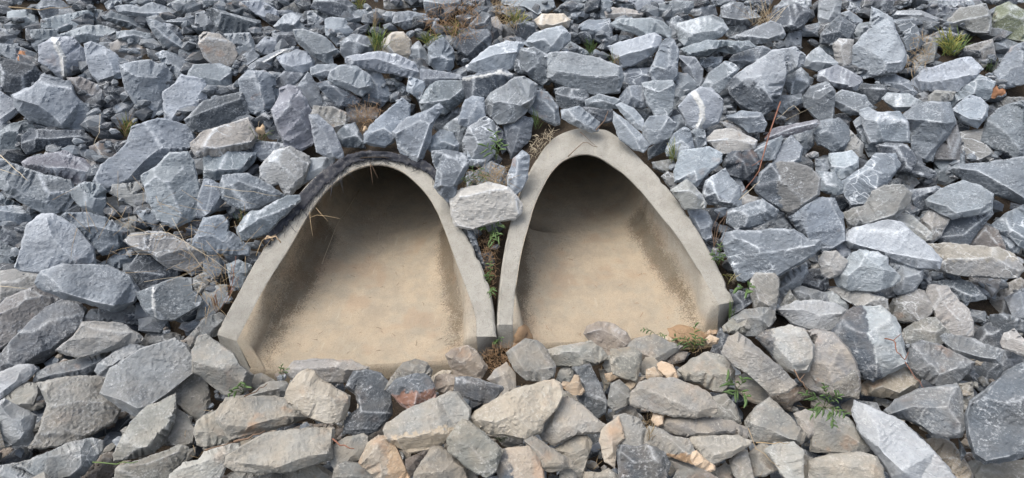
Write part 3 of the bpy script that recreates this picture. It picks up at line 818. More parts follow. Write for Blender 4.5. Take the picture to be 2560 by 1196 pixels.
3 v|170 20 240 -20 480 -60 610 0 680 60 690 150 560 185 520 150 330 110 200 70|200 40 360 60 500 60 650 90|violet mottled stone above the huge smooth boulder with the straw, left
1 b|610 0 800 0 720 110 690 150 680 60||
3 p|540 225 640 172 750 190 785 230 780 300 815 360 780 425 700 400 600 340 545 280||pale smooth stone touching the right end of the huge straw boulder
1 b|545 310 700 390 460 400 500 350||
2 g|0 250 140 330 140 350 0 350||
2 g|0 350 100 350 300 380 320 410 240 470 190 515 100 490 0 460|0 380 150 400 300 400|flat stone under the huge straw boulder on the left edge
2 d|0 500 60 480 190 530 170 650 100 660 0 630||dark mottled stone on the left edge beside the tall triangular boulder
2 g|0 625 150 690 80 800 50 835 0 835||pale flat stone on the left edge, left of the tall triangular boulder
5 p|115 800 170 650 200 500 310 412 400 410 560 500 690 650 710 790 600 800 400 850 180 830|350 440 380 560 470 670 590 780|tall triangular boulder with a fracture ridge down its right face, left
2 n|0 840 60 830 180 830 340 800 330 930 170 1000 30 1080 0 1080||broad dull slab under the tall triangular boulder, left edge
4 g|465 420 500 400 660 405 780 440 950 530 950 580 850 690 760 705 690 640 570 510|650 500 700 495 850 530 945 540|pale topped stone with violet face, above the tan white flat boulder
5 g|270 920 320 830 470 785 800 795 960 870 1050 990 1000 1060 880 1130 820 1130 640 1060 500 1040 300 960|300 930 500 1000 700 1060 850 1090|large smooth oval slab, left part, above the reddish pale rock
5 p|1060 120 1200 40 1230 -10 1270 -40 1400 -50 1440 20 1470 160 1500 280 1460 420 1310 505 1180 440 1130 330|1100 150 1230 200 1310 330 1300 480|great upright shield shaped stone with white veins, left of centre
1 n|800 290 920 280 1000 370 980 400 860 430 790 420||
2 n|850 190 1060 160 1110 300 1120 330 1060 370 980 340 830 250||shaded stone behind the shield shaped stone's left side
2 g|1030 390 1100 370 1150 400 1250 520 1200 530 1060 450||flat chip under the point of the shield shaped stone
1 n|860 460 1000 425 1150 500 1060 560 960 550||low stone in shade left of the shield shaped stone's tip
4 n|935 610 990 560 1100 540 1220 545 1400 620 1531 690 1531 740 1480 810 1420 830 1250 800 1140 710 1040 690|950 630 1130 700 1240 770 1450 690|flat brownish grey slab criss crossed by dry stems, left
2 g|745 790 900 690 960 660 1040 690 1000 780 900 810||small green grey stone right of the pale topped violet stone
3 d|945 830 1050 700 1110 710 1200 790 1330 830 1330 870 1200 910 1040 970 1000 900|960 840 1090 840 1220 860|dark stone with white chipped peak right of the smooth oval slab
4 g|1020 990 1180 940 1320 890 1430 895 1430 980 1500 1030 1500 1080 1310 1190 1200 1190 1100 1140|1150 960 1140 1060 1160 1170|square rubble stone with a vertical white seam, right of the smooth oval slab
2 n|1430 900 1560 830 1600 1000 1480 990||
3 k|-20 1100 60 1040 270 945 330 965 470 1040 330 1110 230 1220 60 1370 -20 1420|0 1150 120 1100 280 980|reddish white rough rock on the left edge
3 g|470 1045 600 1080 640 1130 610 1230 530 1330 400 1440 330 1500 0 1600 0 1470 80 1360 240 1210 340 1110||big smooth slate sloping down left beneath the reddish white rock
2 g|620 1180 700 1120 830 1130 980 1090 1090 1180 1080 1240 900 1230 650 1220|640 1200 850 1160 1050 1190|green grey stone under the tip of the smooth oval slab
@1 1
3 g|0 80 0 -20 140 -60 380 -50 360 20 260 110 180 115 80 150 0 130|0 30 130 75 260 70 350 10|flat stone with pale top and ribbed face below the whitish marbled stone
1 n|290 110 340 40 420 90 420 140||
4 n|420 60 520 -60 640 -90 770 -20 780 30 720 180 640 265 600 250 560 170 500 190 420 130|430 70 560 180 620 200 730 120|blocky marbled stone overhanging the left arch's black cloth
3 p|760 0 960 -20 965 20 880 100 700 200 720 120|770 100 850 60 960 10|whitish stone behind the marbled block, touching the black cloth
4 g|120 190 140 120 320 112 480 190 600 270 400 370 300 370 200 330 140 290|125 190 250 160 420 220 590 270|blunt stone with a pale cap and banded front, left of the marbled block
1 g|140 310 290 370 330 400 240 440 190 410||
5 g|245 510 300 430 370 380 420 385 500 330 610 270 700 270 710 310 600 410 510 490 460 550 370 580 280 600|260 540 380 460 440 400 620 320 705 290|long pointed stone lying against the black cloth left of the left arch
4 g|0 150 60 165 160 220 160 270 110 350 0 430 -60 420 -40 280||rounded grey stone between the shield shaped stone and the banded stone
4 g|-60 570 0 440 140 425 180 480 170 540 260 590 330 650 320 710 200 700 50 690 -90 640|-50 580 40 560 200 640 320 670|pale faceted stone lying left of the left arch's curved root
2 g|-20 680 60 700 150 780 100 880 60 980 0 1000||
3 g|170 790 250 760 340 795 300 900 250 955 200 930||dark grey stone behind the red stems beside the left arch
2 g|0 1000 80 950 160 940 170 1040 60 1170 -60 1180||small stone under the orange dry sprig near the left arch's foot
2 g|0 1190 100 1150 150 1170 130 1250 80 1310 -30 1330 -60 1260||dark crumpled stone by the left arch's outer foot
3 d|-130 600 -90 640 -10 660 0 560||
@2 1
5 g|180 30 170 -60 300 -60 410 -40 440 40 380 150 350 180 350 270 300 315 240 260 190 200 215 80|190 60 240 110 230 190 320 200 400 60|angular stone dropped over the left arch's right shoulder
5 w|310 290 370 230 580 178 730 210 800 280 835 340 830 390 780 440 600 470 480 510 350 500 320 420|320 285 440 270 600 230 730 215 820 320|big pale boulder bridging the gap between the two arches
4 g|740 130 780 0 840 -60 890 -20 870 130 840 210 790 260 740 210|750 150 800 120 810 0 850 -40|upright thin slab standing against the right arch's left side
1 g|430 130 600 20 700 60 730 180 560 190 440 210||grey slab behind the weeds between the arches
3 p|440 -60 480 0 560 0 500 40 440 30||
3 d|430 530 480 540 560 790 540 780 470 650||thin dark stone wedged along the left arch's outer right side
@3 1
4 p|460 160 455 80 500 -60 700 -90 800 -40 790 20 690 100 610 195 540 160|480 150 600 80 630 190|light blue stone with a vertical ridge right of the right arch's shoulder
3 d|820 40 850 -60 1060 -80 1080 40 1000 140 930 130 850 100||blue ribbed stone left of the red twig's base
2 n|290 20 430 0 450 70 370 85 300 60||
2 n|360 130 400 95 450 120 455 190 430 225||
5 n|430 230 540 157 580 190 640 260 680 320 670 360 530 360 480 290|450 240 560 230 620 270|small greenish block leaning on the right arch's outer rim
5 g|665 250 690 160 830 70 860 140 930 200 940 340 880 350 760 320 690 330|690 210 760 250 790 310 910 330|dark stone with a pale jagged cap, right of the greenish rim block
2 g|850 130 930 130 980 230 940 280||
3 n|940 300 1000 270 1080 290 1050 330 940 345||
3 g|550 370 600 360 690 400 720 470 720 580 680 605 640 560 600 480|600 440 640 520 710 500|fractured stone standing by the middle of the right arch's outer rim
2 p|690 410 740 380 850 355 880 370 820 420 720 435||
5 g|850 380 960 350 1100 300 1220 380 1190 430 1080 480 920 530 850 470|860 440 970 500 980 400 1120 380|bluish stone with curved fracture pattern, above the largest right boulder
5 n|1060 230 1100 100 1170 40 1240 20 1340 30 1470 70 1531 140 1520 260 1340 380 1280 380 1130 290|1180 50 1235 120 1230 260 1290 370|big round boulder with a smooth tan face and dark left side, right
2 g|1080 540 1100 490 1200 430 1260 440 1330 520 1180 530||dark stone above the widest boulder, under the smooth tan faced boulder
5 g|805 600 830 550 920 530 1100 540 1160 525 1330 525 1450 600 1531 600 1520 680 1400 760 1220 860 1080 850 980 910 930 890 870 760|820 580 960 600 1080 660 1090 700 1300 670 1500 640|widest dark boulder with a tan streaked notched top, right of the right arch
4 g|1310 430 1450 330 1531 290 1640 300 1700 420 1720 600 1640 650 1560 690 1450 600|1430 370 1410 480 1450 590|broad mottled slab with a pale edge right of the smooth tan faced boulder
4 n|1020 920 1060 855 1200 855 1225 900 1220 1000 1200 1120 1050 1110 1030 1020|1045 940 1080 1050 1190 1110|green grey squarish stone below the widest dark boulder
3 g|1220 960 1300 850 1430 770 1440 850 1380 930 1250 1020 1220 1020|1225 970 1330 920 1430 850|slim stone slanting up right below the widest dark boulder
3 d|870 980 1010 1000 1030 1060 960 1110 870 1170 890 1060||grey stone at the right arch's outer front foot
4 g|870 1190 980 1130 1150 1105 1190 1140 1200 1190 1150 1250 1060 1310 920 1310 860 1260|880 1200 1040 1180 1190 1180|domed dark stone with a pale top at the right arch's front corner
2 d|1380 930 1460 830 1560 820 1560 960 1531 990||dark slate blue stone right of the slim slanting stone
3 n|1240 1090 1310 980 1360 1060 1280 1090||
3 g|1340 970 1400 950 1560 990 1600 1060 1380 1060|1345 990 1460 1010 1480 1060|small angular stone left of the round marbled pair, right
4 p|1220 1120 1370 1060 1531 1060 1640 1080 1720 1120 1690 1240 1640 1270 1500 1280 1330 1220|1230 1120 1400 1120 1531 1160 1700 1150|veined smooth stone with a dark point at its left, lower right
2 n|1470 760 1560 700 1560 820 1480 820||
@4 1
3 g|-20 0 80 0 80 60 60 100 -20 90||
4 p|90 20 80 -40 240 -60 285 -10 280 60 240 110 150 150 105 110|90 50 190 60 280 30|small squared stone with a bright top above the pale ridged fragment
4 g|0 90 110 110 170 180 180 240 120 255 0 225|0 180 80 190 130 140 170 190|small veined stone on the mottled slab's top edge, right
5 g|170 160 330 70 420 -40 560 -40 600 40 560 100 460 220 360 330 240 340 190 270|180 180 300 110 380 60 440 130 430 220|rugged white edged stone overlapping the brown round ended slab
5 n|185 400 260 360 350 340 400 250 480 200 620 190 680 260 660 340 560 430 400 490 230 500|280 380 330 480 560 410 670 290|brown grey slab with a rounded right end, above the streaked long slab
2 n|570 110 700 120 740 170 680 215 600 170||
1 g|700 220 740 160 860 80 860 -60 1080 -60 1080 100 960 180 880 210||smooth grey flat slab behind the grey scarred flat stone, right
3 d|560 100 600 -60 730 -60 770 40 870 90 860 130 740 120|570 90 700 50 860 100|dark blue stone with a pointed right tip, under the finger ridged slab
5 g|980 80 1050 30 1200 30 1531 -20 1560 0 1560 340 1450 300 1280 240 1100 160|990 60 1180 80 1400 200 1540 290|great dark edged slab jutting in from the right edge, upper middle
5 p|800 300 920 220 1070 162 1200 200 1290 260 1280 380 1160 410 1000 430 920 400 820 350|810 310 960 350 1020 400 1270 350|pale scarred flat stone with a dark chin, right side
3 d|630 385 700 310 660 230 870 205 910 220 860 270 800 300 820 360|650 350 720 280 890 220|dark ribbed stone wedged left of the pale scarred flat stone
3 n|770 450 820 390 920 400 970 450 900 560 840 620 800 600|780 460 850 500 830 600|grey ovoid stone under the chin of the pale scarred flat stone
3 d|880 600 970 440 1130 430 1280 380 1295 410 1180 530 1110 635 930 620|900 580 1080 560 1150 500 1280 400|dark wet looking streaked stone under the pale scarred flat stone
4 n|540 440 610 400 700 430 830 540 830 590 790 600 660 540|560 440 660 490 790 590|pale flat stone behind the streaked long slab
5 p|180 580 260 510 520 455 620 480 700 560 810 640 910 740 890 810 740 810 620 770 470 700 240 660|190 600 300 640 540 700 900 760|streaked long slab pointing down right, right side
5 n|820 630 960 625 1330 660 1450 710 1531 810 1480 880 1370 885 1050 860 880 820 910 750|890 790 960 745 1200 740 1400 710 1500 800|long block with a tan flat top, end to end with the streaked long slab
3 b|1110 640 1180 550 1240 490 1330 540 1380 640 1380 680 1250 650|1130 640 1240 520 1340 640|brown banded stone with a tiny orange spot, right
3 g|1340 540 1400 540 1500 640 1480 690 1380 680||small pale stone right of the brown banded stone
4 g|1295 490 1400 410 1531 340 1560 340 1560 660 1490 640 1430 570 1330 530|1300 500 1450 530 1531 580|smooth stone on the right edge below the great dark edged slab
1 n|1480 640 1560 650 1560 720 1440 700||
3 p|110 580 140 540 170 600 220 660 240 710 180 720 140 700||
5 n|5 760 40 695 120 690 200 760 160 830 120 870 80 880 30 850|10 780 80 770 120 860|small round stone left of the marbled twin boulder
5 p|120 880 160 800 250 710 310 680 430 700 500 740 510 790 600 870 590 900 540 940 420 975 230 975 140 930|190 890 300 800 340 720 450 800 580 890|marbled tan and grey boulder resting before a second veined one
4 g|560 900 600 880 530 800 540 770 700 810 770 820 760 900 700 970 590 1005 550 980|580 960 640 880 750 850|veined stone with a green blade of grass on it
2 d|0 830 60 880 60 940 20 1000 -30 1000||
2 d|370 980 540 940 560 1020 480 1030||
2 d|430 700 620 780 560 790 480 740||
3 d|855 910 1050 905 1130 925 1240 1020 1240 1040 1080 1060 1000 980|860 920 1000 960 1140 1020 1240 1030|dark pointed slate below the tan topped long block
2 n|1130 880 1340 880 1350 950 1280 1040 1200 980 1130 920||grey stone beneath the right end of the tan topped long block
2 d|730 930 830 860 830 930 790 990||
4 w|805 990 820 940 960 955 1050 1070 1110 1120 1140 1200 1150 1310 1060 1330 930 1280 880 1180|830 980 900 1020 950 1100 1050 1200|tall mottled white and grey stone, lower right
3 n|510 1140 560 1050 700 970 780 990 850 1100 830 1150 760 1210 640 1210 540 1180|520 1130 600 1060 680 1130 740 1200|sandy stone with a smooth tan face, lower right
4 n|70 970 150 950 330 990 500 1040 510 1120 430 1110 320 1110 200 1050|180 1040 300 1110 390 1060 500 1080|green grey stone under the marbled tan boulder
3 p|50 1000 130 975 210 1080 200 1160 160 1180 60 1060||
1 n|1260 1090 1330 970 1500 890 1560 920 1560 1100 1440 1230 1280 1180|1300 1100 1420 1010 1540 940|big pale brown stone on the right edge, lower half
3 g|1390 1040 1531 970 1560 1200 1440 1180||
1 d|1140 1180 1230 1140 1270 1196 1220 1240||
@0 2
4 n|425 235 560 130 620 40 700 32 900 40 1080 155 1050 180 800 240 590 295 500 265|440 230 560 240 640 245 900 170|flat arrowhead shaped tan grey slab, lower left
3 g|260 470 280 400 420 340 740 265 800 300 740 380 640 430 450 460|270 460 400 420 620 380 790 300|thin ribbed ledge below the arrowhead shaped slab
4 p|0 410 150 355 240 355 270 385 210 450 120 510 0 600|0 560 120 470 160 380 240 360|small pale wedge on the left edge, lower part
3 p|715 390 740 340 860 260 960 190 1080 220 1000 300 850 380 800 440 740 420|730 370 840 350 980 240|blue white crumbly stone behind the large rough topped block
5 p|755 560 830 380 1050 240 1300 157 1380 200 1490 370 1400 440 1220 590 1040 740 940 680 860 630|765 570 900 610 1060 690 1250 560 1480 380|large rough topped pale block, lower left, its corner pointing down
3 n|20 610 140 520 200 490 280 490 280 560 230 690 150 660||greenish pale stone with an orange stain on the left, lower part
4 p|-20 640 40 610 140 670 265 730 240 830 230 950 150 930 40 960 0 900|0 650 90 760 240 760 150 900|crumbly white edged block in the lower left corner area
4 n|285 490 500 450 640 435 790 450 760 560 910 660 850 780 640 880 450 950 300 970 220 960 300 840 360 640|350 560 390 660 600 620 900 640|big chest like block with a deep notch and rusty side, lower left
4 n|860 1060 850 1010 930 870 1000 760 1100 670 1250 600 1310 560 1310 680 1290 800 1190 960 1150 1000 960 1050|900 990 1100 960 1200 760 1300 620|tall leaf shaped brown grey slab, lower left
3 n|1220 940 1330 690 1380 720 1450 830 1440 930 1350 950||rounded stone behind the tall leaf shaped slab
3 g|1250 560 1400 430 1500 400 1531 430 1560 560 1570 700 1480 780 1430 720 1320 620|1260 560 1400 560 1540 640|dark violet grey stone right of the large rough topped block
4 g|80 1090 250 1050 400 990 540 930 680 900 765 920 760 990 700 1070 620 1160 560 1200 300 1200 200 1130|200 1050 420 1030 600 990 610 1100 520 1180|angular green grey slab near the bottom left corner
4 p|0 1100 100 1100 220 1160 310 1200 310 1260 0 1260||bluish pale stone in the very bottom left corner
4 n|870 1130 900 1100 1050 1060 1200 1010 1340 950 1400 970 1370 1060 1270 1160 1260 1240 860 1240|900 1110 1100 1090 1330 1000|mossy tipped brown slab near the bottom, lower left
2 b|620 1180 750 1040 830 990 860 1060 880 1110 800 1220 600 1240||brown stone in shadow between the two slabs at the bottom left
1 b|700 920 860 860 930 860 880 960 850 1000 770 1000||
1 b|0 960 300 990 460 960 300 1040 80 1090 0 1080||
4 n|1460 830 1480 780 1531 740 1620 700 1700 800 1740 900 1700 930 1550 960 1480 940|1470 850 1600 850 1720 900|grey slab with a rounded left end behind the pale smooth flat slab
4 p|1280 1160 1380 1080 1490 1060 1531 1010 1660 950 1780 940 1800 1000 1690 1080 1640 1196 1600 1240 1270 1240|1290 1150 1540 1070 1700 1010|pale ribbed stone on the bottom edge, lower left
2 n|1360 1080 1400 1010 1430 1060 1400 1090||
1 n|1060 200 1120 90 1240 110 1380 130 1430 180 1300 170 1120 220||shaded stone behind the large rough topped block's top
2 g|1370 180 1450 100 1500 100 1480 180 1420 220||
@1 2
5 g|-40 140 20 130 100 190 210 270 260 350 350 420 330 520 260 570 150 570 60 500 0 440 -80 400 -90 250||speckled green grey boulder at the left arch's front corner
3 g|330 440 420 420 520 470 470 500 380 530 340 500||
3 g|310 590 480 480 600 480 620 500 600 600 450 600|320 585 480 540 600 520|small ridged bluish stone beside the cream boulder, on its left
4 n|600 400 680 320 860 312 1080 320 1220 370 1180 400 1110 420 1070 480 900 470 700 480 640 440|640 330 880 330 1180 380|flat slab lying across the left arch's sill, behind the cream boulder
6 c|605 590 640 500 720 410 770 385 830 410 860 460 960 520 1075 580 1070 640 1040 750 960 780 900 780 830 750 760 720 640 640|640 610 740 540 850 590 920 580 1000 640 1060 620|cream coloured two lobed boulder in front of the left arch
5 d|1060 520 1110 410 1210 390 1310 420 1370 480 1390 640 1390 720 1290 830 1220 860 1130 860 1040 850 1060 740 1160 660 1130 560|1080 510 1150 580 1170 700 1380 710|dark granular concrete like chunk with a scooped left side
5 n|95 760 100 690 170 600 260 590 460 590 600 600 720 690 760 740 600 800 400 850 200 900 160 860|110 760 190 870 380 790 600 730 740 740|pale smooth flat slab with a shadowed lower edge left of the cream boulder
3 g|-20 740 60 700 100 750 190 890 180 930 0 980||
5 n|155 1090 170 1030 330 930 450 870 640 840 780 825 960 825 940 960 950 1050 860 1080 640 1140 400 1150 250 1150|170 1090 340 1140 560 1110 760 1030 940 1010|longest smooth pale slab at the bottom, left of centre
3 n|430 1150 600 1140 840 1090 960 1170 940 1240 430 1240||grey stone beneath the longest smooth pale slab on the bottom edge
3 n|190 1180 260 1150 400 1160 400 1240 180 1240||
4 n|950 960 1060 900 1180 870 1215 890 1210 980 1150 1050 1060 1090 980 1140 950 1060|960 970 1080 930 1120 1000 1060 1080|warm grey crumpled stone under the dark granular chunk
2 b|650 830 780 790 860 800 1000 780 1040 860 1000 920 960 900 960 830||
2 t|370 890 430 840 520 840 530 870 430 900||
3 t|280 920 340 890 380 920 300 980 275 960||
4 g|970 1150 1000 1100 1060 1080 1180 1090 1300 1170 1300 1240 960 1240||rounded grey stone at the bottom edge under the crumpled warm stone
5 t|1160 1080 1230 940 1300 880 1390 900 1430 980 1500 1130 1531 1200 1531 1240 1320 1240 1250 1160|1170 1090 1290 960 1330 1170|grey stone with a peach coloured right half at the bottom edge
2 g|1220 890 1350 790 1380 880 1280 920||
2 b|1440 1000 1531 990 1531 1080 1470 1090||
@2 2
6 g|-180 530 -130 440 -40 340 40 315 120 340 160 390 150 440 -10 430||blue grey cap stone leaning behind the two tone reddish stone
6 d|-160 540 -90 460 60 420 140 440 180 520 190 590 100 640 0 680 -60 640|-150 545 -40 460 60 540 40 640|stone with a dark top and rusty red underside before the left arch
5 b|280 280 320 240 440 215 500 260 570 360 560 400 520 455 430 430 350 420 310 350|290 290 390 340 470 270 560 370|warm brown block on the left arch's sill beside its right foot
5 b|185 500 210 440 270 425 370 440 380 470 330 550 260 550 200 530||
5 d|340 560 350 445 470 450 680 510 690 530 600 635 520 620 400 580|345 470 500 490 680 520|dark slate end of a long two coloured stone below the brown sill block
4 t|170 440 240 400 300 400 290 430 210 440 190 490||
4 n|590 460 640 400 720 340 780 420 780 520 720 570 660 580 690 510|600 460 720 420 760 520|pale veined stone in the straw between the two arches' feet
5 n|730 260 870 165 950 180 1020 240 1080 350 1070 430 990 465 880 455 800 390|750 280 850 400 990 380 1060 370|smooth rounded grey stone at the right arch's left front corner
5 n|1030 235 1150 210 1350 178 1440 240 1470 300 1400 340 1290 360 1080 355|1040 255 1270 250 1300 340|flat prism shaped stone lying across the right arch's sill
5 b|1310 120 1330 70 1420 30 1531 60 1610 110 1650 180 1640 230 1531 250 1490 280 1400 220|1330 110 1430 80 1531 130 1620 200|rough brown boulder sitting on the right arch's sill
3 n|1090 480 1140 370 1220 365 1210 460 1180 475||
4 d|1220 380 1350 350 1380 430 1420 500 1470 620 1460 700 1390 750 1300 670 1260 580 1280 460|1240 400 1310 500 1330 640 1400 730|long brown grey slab pointing down right, beside the bone shaped pebble
5 x|1135 500 1160 475 1210 490 1230 435 1260 440 1270 490 1300 540 1280 565 1220 560 1180 530||ochre three lobed pebble shaped like a knuckle bone, lower centre
3 n|1130 540 1200 560 1215 610 1140 590||
2 n|1220 570 1260 580 1270 640 1230 620||
2 r|1110 620 1130 585 1150 600 1120 625||
6 n|-190 840 -160 780 0 680 200 600 290 550 350 560 450 680 440 750 300 910 160 970 0 1000 -120 930 -170 900|-180 860 0 940 170 890 300 890|large rounded grey stone with a beige belly, bottom centre left
6 c|455 740 500 690 640 620 780 540 1070 460 1120 490 1140 580 1080 690 1000 780 980 850 860 895 720 870 600 860 520 820|480 750 640 780 780 720 940 860|large cream and grey spearhead shaped slab, bottom centre
5 n|975 860 1020 760 1130 620 1180 590 1290 660 1400 760 1470 800 1440 850 1240 860 1090 945 1010 910|990 870 1100 900 1240 840 1440 830|grey triangular boulder right of the cream spearhead slab
6 n|290 900 350 820 400 765 480 800 700 990 660 1050 640 1140 570 1185 480 1140 300 1000|310 910 470 970 560 1080 650 1040|blocky tan grey stone with pitted front below the cream spearhead slab
5 t|650 1130 650 1040 700 985 880 965 930 1010 990 1130 1010 1240 690 1240|660 1050 740 1130 760 1220|pale beige block with a dark left side at the bottom edge, centre
3 n|650 880 740 870 830 890 840 940 760 960 700 940||small mottled stone under the cream spearhead slab
3 n|720 980 830 945 850 970 740 985||
5 n|850 900 930 880 1030 960 1200 1060 1220 1110 1060 1140 980 1120 900 990|860 920 980 1010 1040 1080 1190 1080|sloping narrow stone between the cream spearhead slab and a pale one
4 n|1090 980 1240 890 1320 890 1360 940 1310 1090 1280 1200 1210 1150 1190 1080|1100 990 1230 1010 1340 960|smooth pale grey stone with pointed foot, lower centre right
2 d|1310 870 1440 850 1430 1000 1340 1040||
5 n|50 1150 110 1060 180 955 240 970 330 1040 410 1110 410 1150 440 1240 30 1240|60 1160 240 1150 320 1070 400 1120|grey block with a pale chipped ridge at the bottom edge, centre left
3 b|-20 1060 150 980 100 1060 20 1180 -20 1180||
4 n|400 1170 470 1120 500 1196 490 1240 400 1240||
4 n|1130 1130 1170 1100 1230 1160 1260 1240 1130 1240||
4 n|1290 1240 1320 1150 1430 1160 1480 1130 1560 1180 1560 1240||flat brownish stone at the bottom edge, right of centre
5 t|1430 920 1450 830 1500 790 1560 740 1600 900 1540 950 1531 1110 1460 1060|1440 930 1510 870 1520 1000|ochre stained rough rock standing at the lower centre right
3 p|1455 350 1480 300 1531 270 1531 400 1490 405||
3 x|1470 420 1531 410 1550 440 1500 465 1480 450||
2 n|1420 390 1470 400 1500 480 1460 530||
@3 2
5 n|105 210 160 160 290 130 400 180 500 210 460 250 330 340 250 330 180 290 110 230|115 220 220 270 330 310 450 240|smooth pale grey stone right of the rough brown boulder on the sill
5 n|-20 240 140 225 195 270 190 340 160 460 100 450 0 410 -20 340|-10 260 90 300 160 340 180 270|square beige and grey block below the sill's smooth pale stone
3 b|385 310 460 260 540 260 510 320 420 340||
4 n|180 370 240 305 290 300 330 350 350 400 300 420 220 410||small smooth grey stone behind the pitted pale pebble
5 x|245 390 300 375 350 430 330 460 290 470 250 440||pale pitted pebble with holes, lower right of centre
5 x|330 350 360 330 430 360 470 430 460 460 400 450 340 400||ochre oblong pebble leaning beside the pitted pebble
4 x|80 500 150 450 220 445 200 470 120 540 90 520||pale peach chip of stone on the long flat topped boulder's left
4 x|685 115 710 85 760 82 760 120 710 140||pale round pebble in the weeds at the right arch's sill
4 x|695 155 720 135 770 155 760 185 710 185||brown round pebble just below the pale round pebble
4 x|370 150 390 135 440 165 420 185 380 170||tiny white chip on the right arch's sill
3 d|725 250 790 80 870 150 850 250 810 275||dark slate standing at the right arch's front right corner
4 n|820 60 870 20 940 -20 1050 0 1050 60 960 110 830 100||
5 n|485 390 590 310 700 260 830 300 890 400 880 470 800 550 740 540 640 480 540 465|500 400 620 370 760 400 820 360 870 420|rounded faceted boulder below the weeds on the right arch's sill
6 v|810 260 860 150 930 115 1030 190 1130 290 1240 370 1360 490 1280 550 1160 570 1060 470 1000 410 900 360|850 190 1000 250 1100 290 1230 440 1320 500|long violet grey slab slanting down right, lower right
4 n|900 440 1000 420 1160 580 1090 640 980 600 920 520||dark smooth stone below the long violet grey slab
6 p|1065 150 1120 105 1300 65 1420 90 1480 200 1480 300 1440 390 1340 410 1240 350 1170 260|1080 130 1190 170 1220 250 1350 400|large bright round boulder with a chipped dark left edge, lower right
5 n|1350 420 1480 300 1500 200 1440 100 1531 90 1640 120 1740 230 1800 330 1830 440 1830 540 1800 580 1620 580 1460 530||large smooth egg shaped slab right of the bright round boulder
3 b|1160 600 1320 520 1460 530 1480 580 1340 620 1310 690 1240 640||
6 n|130 560 200 480 280 450 450 460 620 520 700 560 760 640 760 710 600 740 420 720 250 680 130 650|145 580 240 610 360 660 560 690 740 710|long flat topped boulder with dark underside, lower right of centre
5 g|-20 500 40 470 100 530 135 600 80 650 0 690 -40 640|-20 520 60 560 130 600|dark grey stone left of the long flat topped boulder
4 g|710 600 830 575 900 660 940 780 870 800 740 750|730 620 820 700 930 780|shaded grey stone with vertical crack at the long boulder's right end
5 n|340 820 400 750 550 740 700 750 870 770 1000 830 980 890 820 870 700 890 500 880|350 790 520 770 510 850 700 860 870 800|low dark ledge with a pale scalloped side below the long boulder
5 n|985 770 1050 680 1160 600 1300 730 1420 860 1390 940 1200 920 1040 920 1010 880|990 770 1090 810 1140 820 1300 900 1400 920|tent shaped boulder with smooth right face, lower right
4 n|0 730 130 650 180 740 180 760||
5 v|0 740 90 725 180 760 240 850 220 940 100 960 60 950 0 860||violet grey rounded stone above the dark blue grey block
5 n|250 850 270 815 360 840 430 890 540 900 600 1000 590 1090 480 1050 260 970 230 940|250 870 420 900 520 1000 590 1030|pale grey sloping stone with rusty lower edge, lower right of centre
6 d|35 1010 60 950 170 970 240 950 360 1000 410 1080 380 1200 360 1240 60 1240 40 1130|50 1000 150 1080 300 1060 400 1090|dark blue grey block at the bottom edge, right of centre
4 g|380 1040 500 1070 640 1120 770 1196 800 1240 420 1240 480 1140 410 1080|400 1050 560 1130 760 1200|dark smooth slab sloping down right behind the knobbed ochre pebble
6 x|580 1060 590 1010 620 1000 660 1050 740 1100 740 1130 710 1140 620 1100||ochre knobbed pebble shaped like a toe bone
5 x|290 760 300 720 360 720 360 790 320 800||small brown pebble under the long flat topped boulder
5 n|565 900 650 880 900 880 1015 920 1000 950 860 1030 740 1085 680 1040 600 960|570 905 690 960 750 1030 860 1010 1000 930|tapered stone with a pale flat top and dark front, lower right
4 n|870 1070 940 1010 990 1000 1010 1100 1040 1200 1040 1240 940 1240 890 1140|880 1080 950 1120 980 1196|small upright stone under the tapered pale topped stone
3 n|760 1140 830 1090 880 1150 880 1240 790 1240|| small dark grey rounded stone at the bottom edge, lower right
4 n|1000 1020 1100 940 1200 990 1220 1120 1130 1170 1040 1180|1010 1030 1100 1020 1210 1100|squat brownish stone between two pale blocks, lower right
5 p|1130 990 1200 940 1340 935 1410 1000 1400 1100 1410 1196 1420 1240 1300 1240 1240 1130|1140 1000 1240 1060 1300 1160|pale ribbed edged block at the bottom, lower right
3 n|1400 1010 1480 1060 1490 1240 1420 1240||
4 w|1350 720 1430 690 1480 710 1510 790 1510 860 1450 890 1400 830|1360 740 1440 740 1480 860|small speckled whitish stone left of the green leafy weed
3 d|1390 830 1430 870 1400 920||
@4 2
5 g|0 120 60 190 140 220 230 330 290 430 300 480 290 590 150 580 0 550 -60 400||
6 p|100 100 170 10 230 -60 310 -80 460 -80 560 0 600 80 620 200 660 330 540 400 400 465 330 430 250 340 160 200|310 -60 330 80 410 160 430 300 430 440|big boulder half dark ribbed and half pale smooth, lower right
3 n|-50 560 0 580 160 700 60 690 -50 660||
4 t|310 500 400 450 560 380 640 370 760 450 720 520 580 590 460 580 330 570|320 560 470 510 600 560 740 470|low pale tan wedge under the half dark half smooth boulder
3 n|620 130 640 80 760 20 860 0 930 70 970 110 900 200 700 190 640 190|630 90 760 85 920 115|brown grey flat stone above the hexagonal green grey boulder
6 g|665 290 690 200 770 175 880 200 1000 260 1160 330 1130 380 1040 470 990 500 860 490 730 410 680 370|680 340 840 340 900 420 1060 360 1150 330|hexagonal green grey boulder with a white chipped edge, lower right
5 g|915 140 960 115 1150 165 1380 240 1350 335 1200 310 1000 260|920 170 1000 230 1200 290 1360 310|long violet grey bar shaped stone, far lower right
5 w|1365 180 1390 120 1460 90 1531 170 1560 190 1560 290 1450 240 1380 220||whitish chipped stone on the right edge, lower part
3 d|1350 310 1400 230 1531 280 1560 310 1420 400 1380 390||small dark grey stone beneath the whitish chipped stone
